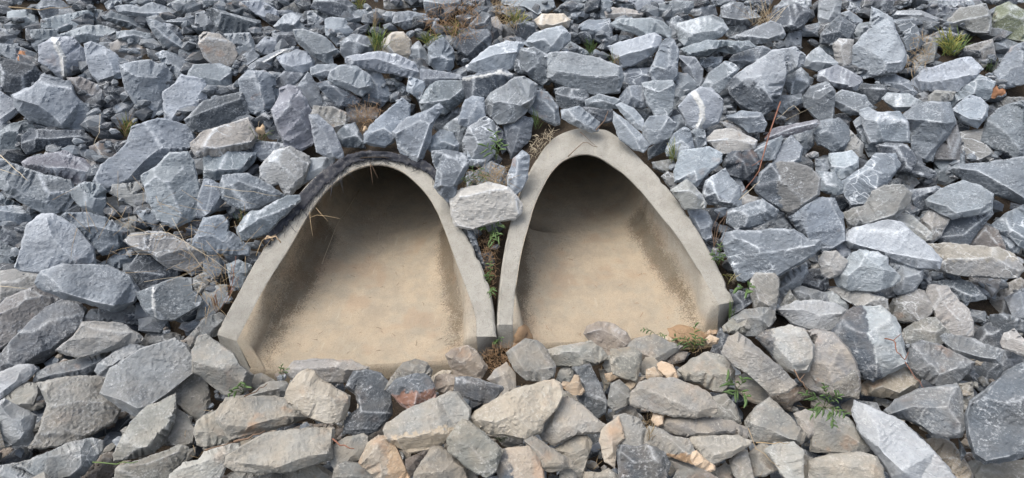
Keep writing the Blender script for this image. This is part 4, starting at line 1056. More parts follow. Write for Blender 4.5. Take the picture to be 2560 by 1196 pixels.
3 d|1150 150 1200 80 1280 40 1390 100 1370 200 1340 220||dark stone behind the long violet grey bar
4 d|1280 60 1290 -20 1390 -30 1531 20 1560 60 1531 100 1380 100||dark stone with a bright top rim below the tan topped long block's right end
2 d|1090 440 1200 320 1350 340 1380 410 1260 540 1210 550||dark stone deep in shadow beside the giant dark boulder
6 g|500 690 580 610 740 540 1020 495 1060 560 1070 700 1090 810 1060 880 940 890 840 870 770 800 640 750 510 730|520 720 700 660 880 670 1030 650|dark boulder with a rough white speckled band across its face, lower right
2 n|1050 500 1140 490 1150 620 1090 720 1060 600||
7 d|1100 720 1130 630 1290 500 1400 400 1531 330 1600 330 1600 1040 1531 1020 1420 1060 1240 1080 1160 1020 1110 870|1140 640 1230 590 1400 500 1531 440|giant dark boulder filling the lower right edge
5 p|255 700 270 620 330 640 620 780 800 940 960 1110 1060 1240 560 1240 480 1080 300 850|280 780 400 900 480 1010 620 1140|long diagonal slab with a thin raised lip, bottom right
3 t|740 920 920 890 1000 950 1080 1060 1140 1160 1140 1240 1040 1240 900 1050||brownish stone behind the long diagonal slab at the bottom right
4 n|-50 700 80 690 220 760 320 900 380 970 330 1000 180 1000 -60 990|-40 760 120 820 300 930|brown grey stone under the green leafy weed, lower right
5 n|-80 1060 100 1020 320 1010 420 1040 470 1130 480 1240 -80 1240|-60 1100 120 1080 400 1120|flat topped stone block at the bottom edge left of the long diagonal slab
3 n|170 650 260 600 260 720 200 700||
3 n|1080 1080 1200 1060 1260 1090 1531 1060 1560 1240 1150 1240||brownish stone at the bottom right corner under the giant dark boulder
3 g|300 620 420 640 470 720 400 690||
4 d|1040 900 1090 1000 1060 1060||
"""

# ------------------------------------------------------------------ culvert end sections
ARCHES = {
    'left': dict(zf=0.0, name_label="left concrete culvert mouth with black cloth over its crown",
        inner=[(592, 853), (619, 800), (662, 718), (719, 627), (773, 534), (813, 480), (856, 443), (897, 421), (943, 412), (987, 421), (1024, 443), (1067, 487), (1094, 534), (1118, 594), (1141, 657), (1168, 728), (1188, 790), (1191, 842)],
        outer=[(540, 836), (559, 798), (626, 674), (672, 594), (716, 528), (764, 464), (815, 420), (868, 395), (925, 384), (990, 388), (1040, 404), (1078, 436), (1112, 490), (1151, 566), (1181, 617), (1211, 684), (1229, 745), (1240, 842)],
        toe_in=((628, 925), (1196, 898)), toe_out=((580, 892), (1240, 868)), apex=8, front=(920, 915)),
    'right': dict(zf=0.05, name_label="right concrete culvert mouth with a clean chipped grey rim",
        inner=[(1282, 812), (1286, 751), (1295, 684), (1305, 627), (1322, 564), (1338, 510), (1358, 467), (1380, 430), (1411, 401), (1455, 386), (1496, 393), (1536, 418), (1573, 447), (1613, 490), (1656, 544), (1696, 594), (1750, 681), (1797, 762)],
        outer=[(1243, 812), (1247, 751), (1254, 684), (1262, 622), (1277, 556), (1295, 500), (1314, 450), (1342, 398), (1384, 345), (1446, 320), (1508, 322), (1547, 343), (1588, 382), (1641, 436), (1694, 500), (1740, 568), (1796, 668), (1836, 754)],
        toe_in=((1283, 862), (1792, 836)), toe_out=((1246, 862), (1822, 800)), apex=9, front=(1540, 868)),
}


def concrete_material():
    m, nt, b = new_mat("cast_concrete", 0.9)
    tc = N(nt, "ShaderNodeTexCoord").outputs["Object"]
    big = noise_n(nt, tc, 3.5, 4, 0.6)
    mid = noise_n(nt, tc, 30, 4, 0.65)
    fine = noise_n(nt, tc, 170, 4, 0.85)
    grit = noise_n(nt, tc, 230, 3, 0.85)
    depth = attr(nt, "inner")        # 0 on the rim, 1 on the invert
    c = mix(nt, mid, (0.33, 0.318, 0.285), (0.46, 0.445, 0.40))
    # silt film on the invert
    silt = mix(nt, big, (0.375, 0.305, 0.215), (0.47, 0.39, 0.29))
    silt = mix(nt, ramp(nt, noise_n(nt, tc, 9, 5, 0.65), [(0.45, 0.0), (0.62, 0.8)]), silt, (0.37, 0.325, 0.25))
    f1 = ramp(nt, mth(nt, 'ADD', depth, mth(nt, 'MULTIPLY', mth(nt, 'SUBTRACT', big, 0.5), 0.35)), [(0.10, 0.0), (0.62, 1.0)])
    c = mix(nt, f1, c, silt)
    # algae and dirt where water stands, low on the walls; further in, painted interior shade
    band = attr(nt, "algae_shade")
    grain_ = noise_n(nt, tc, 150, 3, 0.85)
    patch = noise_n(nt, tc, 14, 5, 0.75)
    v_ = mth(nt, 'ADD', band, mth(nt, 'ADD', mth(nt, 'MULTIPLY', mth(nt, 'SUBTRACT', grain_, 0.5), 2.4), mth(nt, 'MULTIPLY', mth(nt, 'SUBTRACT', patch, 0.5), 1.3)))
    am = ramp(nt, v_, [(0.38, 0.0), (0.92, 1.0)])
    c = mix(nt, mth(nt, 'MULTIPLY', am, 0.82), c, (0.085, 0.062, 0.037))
    dk = ramp(nt, fine, [(0.36, 1.0), (0.46, 0.0)])
    c = mix(nt, mth(nt, 'MULTIPLY', dk, 0.42), c, (0.11, 0.09, 0.065))
    lt = ramp(nt, grit, [(0.56, 0.0), (0.66, 1.0)])
    c = mix(nt, mth(nt, 'MULTIPLY', lt, 0.38), c, (0.62, 0.57, 0.47))
    # weathering, air holes and broken skin on the bare concrete
    wth = ramp(nt, noise_n(nt, tc, 6, 5, 0.7), [(0.44, 0.0), (0.64, 1.0)])
    c = mix(nt, mth(nt, 'MULTIPLY', wth, 0.38), c, (0.215, 0.20, 0.165))
    hv = N(nt, "ShaderNodeTexVoronoi"); hv.inputs["Scale"].default_value = 62
    nt.links.new(tc, hv.inputs["Vector"])
    hole = ramp(nt, mth(nt, 'ADD', hv.outputs["Distance"], mth(nt, 'MULTIPLY', mid, 0.35)), [(0.20, 1.0), (0.27, 0.0)])
    c = mix(nt, mth(nt, 'MULTIPLY', hole, 0.7), c, (0.12, 0.105, 0.08))
    # reddish clay patches
    clay = ramp(nt, noise_n(nt, tc, 5.2, 3, 0.5), [(0.56, 0.0), (0.64, 1.0)])
    c = mix(nt, mth(nt, 'MULTIPLY', mth(nt, 'MULTIPLY', clay, depth), 0.30), c, (0.36, 0.24, 0.155))
    mpn = N(nt, "ShaderNodeMapping"); mpn.inputs["Scale"].default_value = (1.0, 0.10, 0.25)
    nt.links.new(tc, mpn.inputs["Vector"])
    drips = ramp(nt, noise_n(nt, mpn.outputs[0], 38, 3, 0.6), [(0.66, 0.0), (0.70, 1.0)])
    c = mix(nt, mth(nt, 'MULTIPLY', drips, 0.22), c, (0.55, 0.50, 0.40))
    nt.links.new(c, b.inputs["Base Color"])
    h = mth(nt, 'ADD', mth(nt, 'MULTIPLY', fine, 0.6), mth(nt, 'ADD', mth(nt, 'MULTIPLY', mid, 0.5), mth(nt, 'SUBTRACT', mth(nt, 'MULTIPLY', grit, 0.3), hole)))
    bump(nt, b, h, 0.9, 0.012)
    return m


CONC = concrete_material()


def cr_sample(P, s):
    """smooth (Catmull-Rom) sampling of a polyline of 3-D points"""
    P = np.asarray(P); n = len(P)
    s = min(max(s, 0), n - 1 - 1e-6); i = int(s); t = s - i
    p0, p1, p2, p3 = P[max(i - 1, 0)], P[i], P[min(i + 1, n - 1)], P[min(i + 2, n - 1)]
    return 0.5 * ((2 * p1) + (-p0 + p2) * t + (2 * p0 - 5 * p1 + 4 * p2 - p3) * t * t + (-p0 + 3 * p1 - 3 * p2 + p3) * t ** 3)


def grid_mesh(name, rows, parent, mat, attrs=None, close=False):
    nr, nc = len(rows), len(rows[0])
    V = np.array([p for r in rows for p in r])
    F = []
    for i in range(nr - 1):
        for j in range(nc - 1):
            F.append((i * nc + j, i * nc + j + 1, (i + 1) * nc + j + 1, (i + 1) * nc + j))
    me = bpy.data.meshes.new(name)
    me.from_pydata([tuple(v) for v in V], [], F)
    for k, v in (attrs or {}).items(): set_attr(me, k, 'FLOAT', v)
    me.polygons.foreach_set("use_smooth", [True] * len(F))
    me.materials.append(mat)
    o = bpy.data.objects.new(name, me); COL.objects.link(o); o.parent = parent
    return o


def section(q, X, w, h):
    """half cross-section: flat invert, rounded corner, wall, and the roof closing in where there is one"""
    if q < 0.66:
        a = q / 0.66 * math.pi / 2; e = 0.60
        return X * math.sin(a) ** e, 0.5 * h * (1 - max(0.0, math.cos(a)) ** e)
    a = (q - 0.66) / 0.34 * math.pi / 2
    return X + (w - X) * (1 - math.cos(a)), 0.5 * h * (1 + math.sin(a))


FOOT = []
TROUGHS = []
RISE = 0.19
for key, A in ARCHES.items():
    zf = A['zf']
    I = [on_rim(*p) for p in A['inner']]
    O = [on_rim(*p) for p in A['outer']]
    n_i = len(I)
    # toes: the wing ends drop to the invert in front
    tI = [on_floor(*p, zf) for p in A['toe_in']]
    tO = [on_floor(*p, zf) for p in A['toe_out']]
    root = bpy.data.objects.new("culvert_end_section", None); COL.objects.link(root)
    tag(root, A['name_label'], "culvert", "concrete culvert mouths under the stone bank")
    ap = A['apex']
    Iz = np.array(I)
    apex = 0.5 * (cr_sample(I, ap))
    apex = cr_sample(I, ap)
    r_pipe = (apex[2] - zf) / 2
    # left branch and right branch from the apex outwards
    NS = 40
    left = [cr_sample(I, ap - ap * t) for t in np.linspace(0, 1, NS) ** 1.15]
    # match the right branch by height so that cross-sections stay level
    rb = np.array([cr_sample(I, ap + (n_i - 1 - ap) * t) for t in np.linspace(0, 1, 400)])
    rz = rb[:, 2]
    right = []
    for k, p in enumerate(left):
        f = k / (NS - 1)
        zt = rz[0] + (rz[-1] - rz[0]) * (left[0][2] - p[2]) / (left[0][2] - left[-1][2] + 1e-9)
        j = int(np.argmin(np.abs(rz - zt))) if k else 0
        right.append(rb[j])
    right[-1] = rb[-1]
    # front stations down to the toe
    for t in (0.35, 0.7, 1.0):
        left.append(np.array(left[NS - 1]) * (1 - t) + (tI[0] + np.array([0, 0, 0.012])) * t)
        right.append(np.array(right[NS - 1]) * (1 - t) + (tI[1] + np.array([0, 0, 0.012])) * t)
    rows, inner, algae_shade = [], [], []
    NC = 57
    y0 = 0.5 * (tI[0][1] + tI[1][1])
    zfl = lambda y: zf + RISE * max(0.0, y - y0 - 0.05)
    wfl = lambda y: float(np.interp(y - y0, [0, 0.7, 1.3, 1.6], [0.42, 0.375, 0.35, 0.345]))
    for k, (L, Rr) in enumerate(zip(left, right)):
        s = min(1, k / (NS - 1))
        ym = 0.5 * (L[1] + Rr[1])
        zb = zfl(ym)
        h = max(0.012, 0.5 * (L[2] + Rr[2]) - zb)
        w = 0.5 * (Rr[0] - L[0])
        nexp = 3.0 + 1.4 * s ** 0.7
        e = 2.0 / nexp
        Wf = wfl(ym)
        X = ((0.88 * w) ** 6 + (Wf * min(1.0, h / 0.2)) ** 6) ** (1 / 6) if h < 0.2 else ((0.88 * w) ** 6 + Wf ** 6) ** (1 / 6)
        if w > X: X = min(X, w)
        row = []
        ztop = (L[2] - zb, Rr[2] - zb)
        for j in range(NC):
            q = 2 * j / (NC - 1) - 1
            sg = -1 if q < 0 else 1
            x, z = section(abs(q), X, w, h)
            hh = ztop[0] if sg < 0 else ztop[1]
            z = z * (1 + (hh / h - 1) * abs(q))
            mid = 0.5 * (L + Rr)
            px = mid[0] + sg * x
            yy = (L[1] + Rr[1]) / 2 + (Rr[1] - L[1]) / 2 * (sg * x / max(w, 1e-3) if w > 0.05 else 0)
            zz = zb + z
            row.append(np.array([px, yy, zz]))
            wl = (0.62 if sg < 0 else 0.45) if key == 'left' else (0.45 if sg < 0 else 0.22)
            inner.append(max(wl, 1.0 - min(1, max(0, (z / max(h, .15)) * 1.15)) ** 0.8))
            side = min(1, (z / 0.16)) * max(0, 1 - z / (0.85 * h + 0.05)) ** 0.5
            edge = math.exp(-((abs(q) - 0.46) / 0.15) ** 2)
            far = max(0, 1 - s * 1.5) ** 1.3  # rises towards the crown: interior darkness put into the colour
            algae_shade.append(min(1.2, 1.05 * edge * (0.45 + 0.55 * min(1, 2.4 * (1 - s) + 0.1)) + 0.04 * far + 0.04 + (0.50 if (key == 'left' and sg < 0) else (0.30 if sg < 0 or key == 'left' else 0.16)) * min(1, z / 0.12) * min(1, 3 * (1.06 - s))))
        rows.append(row)
    # the barrel running back into the bank
    back = []
    h_ap = apex[2] - zfl(apex[1])
    base = rows[0]
    cxm = base[NC // 2][0]
    for t in np.linspace(5.2, 0.12, 26):
        rr = []
        for j in range(NC):
            q = 2 * j / (NC - 1) - 1
            x, z = section(abs(q), wfl(apex[1] + t), 0.0, h_ap)
            p = np.array([cxm + math.copysign(x, q), apex[1] + t, zfl(apex[1] + t) + z])
            rr.append(p)
        back.append(rr)
    rows = back + rows
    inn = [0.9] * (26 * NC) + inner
    alg = [0.12] * (26 * NC) + algae_shade  # barrel tinted a little darker, painted shade as well
    # gentle unevenness
    for r in rows:
        for j in range(NC):
            p = r[j]
            if 2 < j < NC - 3: r[j] = p + np.array([0, 0, 0.004 * fbm(p * 4.0, 2)])
    tr = grid_mesh("trough", rows, root, CONC, dict(inner=inn, algae_shade=alg))
    TROUGHS.append((rows, len(rows), NC))
    # dark stop far inside the barrel
    # rim with its outer wall
    M = 200
    prof = []
    hi, ho = [], []
    for k in range(M):
        s = (n_i - 1) * k / (M - 1)
        a, b_ = cr_sample(I, s), cr_sample(O, s)
        jit = 0.0035 * fbm(a * 22, 3)
        dirv = b_ - a
        dirv = dirv / (np.linalg.norm(dirv) + 1e-9)
        chip = max(0, fbm(b_ * 14 + 5, 3) - 0.2) * 0.016
        b2 = b_ - dirv * chip
        a2 = a + dirv * max(0, fbm(a * 16, 3) - 0.3) * 0.007
        hgt = max(0.02, b_[2] - zf)
        wgt = min(1, max(0, (hgt / (2 * r_pipe) - 0.55) / 0.4)); wgt = wgt * wgt * (3 - 2 * wgt)
        side = 1 if k > M * ap / (n_i - 1) else -1
        down = np.array([side * 0.22 * hgt, 0.03, -hgt - 0.12])
        bk = np.array([0, 0.45, -0.17])
        dn = down * (1 - wgt) + bk * wgt
        w_ = np.linalg.norm(b2 - a2)
        rowp = [a2 - RIM_N * 0.010 - dirv * 0.000, a2 - RIM_N * 0.002, a2 + dirv * 0.004 + RIM_N * 0.0]
        for f in (0.15, 0.3, 0.45, 0.6, 0.75, 0.88):
            q = a2 + (b2 - a2) * f
            rowp.append(q + RIM_N * (0.0030 * fbm(q * 26, 3)))
        rowp += [b2 - dirv * 0.008, b2 - RIM_N * 0.009 + dirv * 0.002]
        for f in (0.3, 0.65, 1.0): rowp.append(b2 - RIM_N * 0.009 + dn * f)
        prof.append(rowp)
    # end faces: bring the first and last profile down to the toes
    def toe(rowp, ti, to):
        out = []
        for t in (0.15, 0.5, 1.0):
            r = []
            for i, p in enumerate(rowp):
                f = min(1, max(0, (i - 2) / 7.0))
                g = ti * (1 - f) + to * f
                g = g + np.array([0, 0, -0.02])
                if i >= 11: g = rowp[i]
                r.append(p * (1 - t) + g * t)
            out.append(r)
        return out
    st = toe(prof[0], tI[0], tO[0])[::-1]
    en = toe(prof[-1], tI[1], tO[1])
    prof = st + prof + en
    nv = sum(len(r) for r in prof)
    rim = grid_mesh("rim", prof, root, CONC, dict(inner=[0.0] * nv, algae_shade=[0.06] * nv))
    rim.data.set_sharp_from_angle(angle=R(38))
    # front sill below the invert
    fr = rows[-1]
    sill = [[p + np.array([0, -0.0, 0.0]) for p in fr], [p + np.array([0, -0.02, -0.015]) for p in fr], [p + np.array([0, -0.02, -0.14]) for p in fr]]
    nv = 3 * NC
    grid_mesh("sill", sill, root, CONC, dict(inner=[0.8] * nv, algae_shade=[0.3] * nv))
    Op = np.array([o[:2] for o in O] + [tO[1][:2], tO[0][:2]])
    FOOT.append(dict(poly=Op, cx=cxm, ya=apex[1], r=0.40, zf=zf, zfl=zfl, h=h_ap, ow=0.5 * (O[-1][0] - O[0][0])))

# ------------------------------------------------------------------ ground under the stones
def soil_material():
    m, nt, b = new_mat("gap_shade_soil", 0.95)
    tc = N(nt, "ShaderNodeTexCoord").outputs["Object"]
    a = noise_n(nt, tc, 12, 5, 0.7)
    f = noise_n(nt, tc, 120, 4, 0.8)
    c = mix(nt, a, (0.025, 0.020, 0.015), (0.07, 0.052, 0.036))  # near black: shade deep between the stones is painted into the soil
    c = mix(nt, ramp(nt, f, [(0.52, 0.0), (0.64, 1.0)]), c, (0.11, 0.08, 0.05))
    nt.links.new(c, b.inputs["Base Color"])
    bump(nt, b, mth(nt, 'ADD', a, f), 0.9, 0.02)
    return m


SOIL = soil_material()
GX = np.arange(-7.0, 7.001, 0.06)
GY = np.arange(-4.0, 10.001, 0.06)


def foot_at(x, y):
    for f in FOOT:
        if y < f['ya'] + 0.03 and inside(np.array([[x, y]]), f['poly'])[0]: return f, True
        if y >= f['ya'] - 0.02 and abs(x - f['cx']) < f['r'] + 0.16: return f, False
    return None, False


def ground_z(x, y):
    z = zref(y) - 0.13 + 0.02 * fbm((x * 3, y * 3, 0), 2)
    if y < 0.2 and -1.4 < x < 1.1: z = min(z, -0.07)
    for f in FOOT:
        d = abs(x - f['cx'])
        if y > f['ya'] - 0.25 and d < f['r'] + 0.05:
            z = max(z, f['zfl'](y) + f['h'] / 2 * (1 + math.sqrt(max(0, 1 - (d / f['r']) ** 2))) + 0.006 - 1.5 * max(0, d - f['r']) - 0.5 * max(0, f['ya'] - y))
    return z


gv = [(x, y, ground_z(x, y)) for y in GY for x in GX]
gf = []
nx = len(GX)
for j in range(len(GY) - 1):
    for i in range(nx - 1):
        xc, yc = (GX[i] + GX[i + 1]) / 2, (GY[j] + GY[j + 1]) / 2
        f, hole = (None, False)
        if -1.6 < xc < 1.4 and -0.2 < yc < 1.8: f, hole = foot_at(xc, yc)
        if hole: continue
        gf.append((j * nx + i, j * nx + i + 1, (j + 1) * nx + i + 1, (j + 1) * nx + i))
me = bpy.data.meshes.new("ground")
me.from_pydata(gv, [], gf); me.materials.append(SOIL)
me.polygons.foreach_set("use_smooth", [True] * len(gf))
g = bpy.data.objects.new("ground", me); COL.objects.link(g); tag(g, kind="structure")
# the land further off, to the horizon
me = bpy.data.meshes.new("far_ground")
ya = GY[-1]; za = float(zref(ya) - 0.13)
X0, X1, Y0, Y1 = GX[0] + 0.1, GX[-1] - 0.1, GY[0] + 0.1, ya - 0.1
xs, tv_, tf_ = [-200, X0, X1, 200], [], []
ys = [-200, Y0] + list(np.linspace(-3, Y1, 14)) + [300]
for yy in ys:
    zz = (float(zref(min(yy, ya))) - 0.20)
    for xx in xs: tv_.append((xx, yy, zz))
for j in range(len(ys) - 1):
    for i in range(3):
        if i == 1 and 0 < j < len(ys) - 2: continue
        tf_.append((j * 4 + i, j * 4 + i + 1, (j + 1) * 4 + i + 1, (j + 1) * 4 + i))
me.from_pydata(tv_, [], tf_)
me.materials.append(SOIL)
g2 = bpy.data.objects.new("terrain", me); COL.objects.link(g2); tag(g2, kind="structure")

# ------------------------------------------------------------------ stones
OFFY = {0: 0, 1: 400, 2: 796}
entries = []
cur = (0, 0)
for ln in ROCKS.strip().split("\n"):
    if ln.startswith("@"):
        cur = tuple(int(v) for v in ln[1:].split()); continue
    head, out, rid, lab = ln.split("|")
    lay, tone = head.split()
    def conv(s):
        q = [float(v) for v in s.split()]
        return [(cur[0] * 512 + q[i] * 512 / 1531, OFFY[cur[1]] + q[i + 1] * 400 / 1196) for i in range(0, len(q), 2)]
    entries.append(dict(layer=float(lay), tone=tone, poly=conv(out), ridge=conv(rid) if rid.strip() else [], label=lab.strip()))
for i, e in enumerate(entries):
    e['seed'] = i + 11
    P = np.array(e['poly'])
    Pc = P.copy(); Pc[:, 0] = np.clip(Pc[:, 0], 0, 2560); Pc[:, 1] = np.clip(Pc[:, 1], 0, 1196)
    e['area'] = area(Pc) * (0.45 if e['layer'] < 1.5 else 1)
    if e['tone'] == 'x': e['area'] += 1e6
named = sorted([e for e in entries if e['label']], key=lambda e: -e['area'])[:302]
for e in named: e['thing'] = True
RG = "loose riprap stones covering the bank"
sV, sF, sD = [], [], dict(tone=[], wear=[], silt=[], rc=[], rust=[], vein=[])
soff = 0


def to_mass(V, F, D):
    global soff
    sV.append(V)
    sF.extend([[i + soff for i in f] for f in F])
    for k in sD: sD[k].append(D[k])
    soff += len(V)


SILLS = ("sill, behind the cream", "sill beside its right", "the right arch's sill", "brown boulder on the sill", "cream boulder, on its left")
for e in entries:
    sill = any(s in e['label'] for s in SILLS)
    hs = 1.0
    c_ = np.mean(e['poly'], 0)
    if (790 < c_[0] < 1110 and 290 < c_[1] < 440) or (1380 < c_[0] < 1600 and 250 < c_[1] < 400) or (1080 < c_[0] < 1330 and 380 < c_[1] < 470): e['layer'] += 1.3
    if e['tone'] == 'x': hs = 1.25
    r = rock_geometry(e['poly'], e['ridge'], e['layer'], e['tone'], e['seed'], sill=sill, hscale=hs, label=e['label'])
    if r is None: continue
    V, F, D, C, n, mpp = r
    if e.get('thing'):
        o = build_mesh("pebble" if e['tone'] == 'x' else "rock", V, F, D, C, STONE)
        tag(o, e['label'], "pebble" if e['tone'] == 'x' else "rock", RG)
    else:
        to_mass(V, F, D)

# small stones packed in the gaps, and the bank going on beyond the picture
rnd = random.Random(5)


def lump(P, size, tone, seed, flat=0.62, sub=2):
    bm = bmesh.new()
    bmesh.ops.create_icosphere(bm, subdivisions=1, radius=1)
    rr = random.Random(seed)
    for v in bm.verts:
        v.co *= rr.uniform(0.72, 1.15)
    pts = [v.co.copy() for v in bm.verts]
    bm.free()
    bm = bmesh.new()
    for p in pts: bm.verts.new(p)
    # random planes chop it
    bmesh.ops.convex_hull(bm, input=bm.verts)
    bmesh.ops.subdivide_edges(bm, edges=bm.edges, cuts=sub, use_grid_fill=True)
    bmesh.ops.triangulate(bm, faces=bm.faces)
    e = Vector((rr.uniform(-1, 1), rr.uniform(-1, 1), rr.uniform(-1, 1)))
    from mathutils import Euler
    M = Euler((rr.uniform(-.5, .7), rr.uniform(-.5, .5), rr.uniform(0, 6.28))).to_matrix()
    sc = Vector((size * rr.uniform(0.8, 1.25), size * rr.uniform(0.6, 0.9), size * flat * rr.uniform(0.7, 1.1)))
    bm.verts.ensure_lookup_table()
    V, rc = [], []
    for v in bm.verts:
        co = v.co * (1 + 0.07 * fbm(v.co * 2.2 + e * 9, 2))
        q = M @ Vector((co.x * sc.x, co.y * sc.y, co.z * sc.z))
        V.append(np.array(P) + np.array(q)); rc.append((co.x * sc.x + e.x * 9, co.z * sc.z + e.y * 9, co.y * sc.y + e.z * 9))
    F = [[v.index for v in f.verts] for f in bm.faces]
    bm.verts.index_update()
    F = [[v.index for v in f.verts] for f in bm.faces]
    nv = len(V)
    bm.free()
    T = np.array(TONES[tone]) * rr.uniform(0.8, 1.15)
    D = dict(tone=np.tile(np.append(T, 1.0), (nv, 1)), wear=np.zeros(nv), silt=np.full(nv, 0.25), rc=np.array(rc), rust=np.full(nv, 0.15), vein=np.full(nv, 0.5))
    return np.array(V), F, D


def blocked(x, y, m=0.1):
    for f in FOOT:
        if f['ya'] - 0.2 < y < f['ya'] + 0.45 and abs(x - f['cx']) < 0.46: return True
        if y < f['ya'] + 0.12:
            for dx, dy in ((0, 0), (m, 0), (-m, 0), (0, m), (0, -m)):
                if inside(np.array([[x + dx, y + dy]]), f['poly'])[0]: return True
    return False


def proj(P):
    d = np.array(P) - CAM
    z = d @ Fv
    return CX + F_PX * (d @ Rv) / z, CY - F_PX * (d @ Uv) / z


y = -1.1
while y < 6.5:
    x = -4.6
    while x < 4.6:
        px_, py_ = x + rnd.uniform(-.05, .05), y + rnd.uniform(-.05, .05)
        z = float(zref(py_))
        inview = False
        if (np.array([px_, py_, z]) - CAM) @ Fv > 0.2:
            u, v = proj((px_, py_, z))
            inview = -90 < u < 2650 and -70 < v < 1280
        if not inview:
            for f in FOOT: pass
            s = rnd.uniform(0.10, 0.19)
            V, F, D = lump((px_, py_, z - 0.02 + rnd.uniform(-.03, .05)), s, rnd.choice('ggpdgn' if py_ > 0 else 'nngpt'), rnd.randrange(10 ** 6), sub=1)
            to_mass(V, F, D)
            x += 0.20
        else:
            if not blocked(px_, py_, 0.09) and rnd.random() < 0.8:
                s = rnd.uniform(0.05, 0.095)
                low = py_ < 0.25 and -1.4 < px_ < 1.1
                V, F, D = lump((px_, py_, z - (0.125 if low else 0.085) - (0.04 if blocked(px_, py_, .2) else 0)), s, rnd.choice('dddgdg'), rnd.randrange(10 ** 6))  # mostly dark tones, painting shade into the gaps
                to_mass(V, F, D)
            x += 0.10
    y += 0.10 if y < 4.0 else 0.2
for k in range(2300):
    u, v = rnd.uniform(-40, 2600), (rnd.uniform(-30, 1230) if k % 2 else rnd.uniform(820, 1230))
    if k > 1500: v = rnd.uniform(-30, 760)
    P = on_bank(u, v, -0.03 if k < 1500 else -0.035)
    if blocked(P[0], P[1], 0.05) or (560 < u < 1850 and 760 < v < 930): continue
    V, F, D = lump(P, rnd.uniform(0.014, 0.034) * (1 if k < 1500 else 1.4), rnd.choice('ggpdgd' if v < 800 else 'ntnpbg'), rnd.randrange(10 ** 6), sub=1)
    to_mass(V, F, D)
big = dict((k, np.concatenate(v)) for k, v in sD.items())
o = build_mesh("rubble", np.concatenate(sV), sF, big, np.zeros(3), STONE)
tag(o, "small broken stone filling the gaps between the larger riprap", "rubble", kind="stuff")

# ------------------------------------------------------------------ cloth, weeds, straw, twigs
def plain(name, col, rough=0.8, var=0.25, scale=60, trans=0.0):
    m, nt, b = new_mat(name, rough)
    tc = N(nt, "ShaderNodeTexCoord").outputs["Object"]
    f = noise_n(nt, tc, scale, 3, 0.6)
    c = mix(nt, f, tuple(v * (1 - var) for v in col), tuple(min(1, v * (1 + var)) for v in col))
    nt.links.new(c, b.inputs["Base Color"])
    return m


STRAW = plain("dry_straw", (0.36, 0.27, 0.16))
PALE = plain("pale_straw", (0.50, 0.43, 0.31))
ORANGE = plain("rusty_needles", (0.30, 0.195, 0.11))
GREEN = plain("grass_green", (0.10, 0.155, 0.045), 0.6)
LEAF = plain("leaf_green", (0.08, 0.135, 0.045), 0.55)
YELLOW = plain("yellow_grass", (0.30, 0.29, 0.07), 0.6)
REDT = plain("red_stem", (0.19, 0.085, 0.055), 0.6)
BROWN = plain("brown_twig", (0.16, 0.105, 0.07))
DLEAF = plain("dead_leaf", (0.26, 0.13, 0.07))
POD = plain("dry_pod", (0.50, 0.37, 0.24), 0.8, 0.35, 40)


def bp(px, py, off=0.08):
    return on_bank(px, py, off)


def tube_mesh(name, lines, mat, parent=None, sides=4):
    """lines: list of (points, r0, r1)"""
    V, F = [], []
    for pts, r0, r1 in lines:
        pts = [np.array(p, float) for p in pts]
        n = len(pts)
        for i, p in enumerate(pts):
            d = pts[min(i + 1, n - 1)] - pts[max(i - 1, 0)]
            d = d / (np.linalg.norm(d) + 1e-9)
            a = np.cross(d, [0.3, 0.5, 0.8]); a /= np.linalg.norm(a) + 1e-9
            b = np.cross(d, a)
            r = r0 + (r1 - r0) * i / max(1, n - 1)
            for k in range(sides):
                t = 2 * math.pi * k / sides
                V.append(p + r * (a * math.cos(t) + b * math.sin(t)))
        o = len(V) - n * sides
        for i in range(n - 1):
            for k in range(sides):
                F.append((o + i * sides + k, o + i * sides + (k + 1) % sides, o + (i + 1) * sides + (k + 1) % sides, o + (i + 1) * sides + k))
        F.append(tuple(o + k for k in range(sides))[::-1]); F.append(tuple(o + (n - 1) * sides + k for k in range(sides)))
    return raw_mesh(name, V, F, mat, parent)


def raw_mesh(name, V, F, mat, parent=None, smooth=True):
    V = np.array(V)
    org = V.mean(0) if parent is None else np.zeros(3)
    me = bpy.data.meshes.new(name)
    me.from_pydata([tuple(v) for v in V - org], [], F)
    me.materials.append(mat)
    if smooth: me.polygons.foreach_set("use_smooth", [True] * len(me.polygons))
    o = bpy.data.objects.new(name, me); o.location = org; COL.objects.link(o)
    if parent is not None:
        o.parent = parent
        o.location = -np.array(parent.location)
    return o


def root_at(name, p):
    o = bpy.data.objects.new(name, None); o.location = tuple(p); o.empty_display_size = 0.05
    COL.objects.link(o)
    return o


def blade_geo(V, F, pts, w):
    """thin folded leaf along a 3-D polyline"""
    n = len(pts)
    o = len(V)
    for i, p in enumerate(pts):
        p = np.array(p)
        d = np.array(pts[min(i + 1, n - 1)]) - np.array(pts[max(i - 1, 0)])
        d /= np.linalg.norm(d) + 1e-9
        v = CAM - p; v /= np.linalg.norm(v)
        s = np.cross(d, v + np.array([0.3, 0, 0.4])); s /= np.linalg.norm(s) + 1e-9
        nn = np.cross(s, d)
        t = i / (n - 1)
        ww = w * (math.sin(math.pi * (0.12 + 0.88 * t)) ** 0.8 if t < 1 else 0.02)
        V += [p - s * ww, p - nn * ww * 0.25, p + s * ww, p + nn * 0.0006 - nn * ww * 0.0]
    for i in range(n - 1):
        a, b = o + i * 4, o + (i + 1) * 4
        for k in range(4):
            F.append((a + k, a + (k + 1) % 4, b + (k + 1) % 4, b + k))


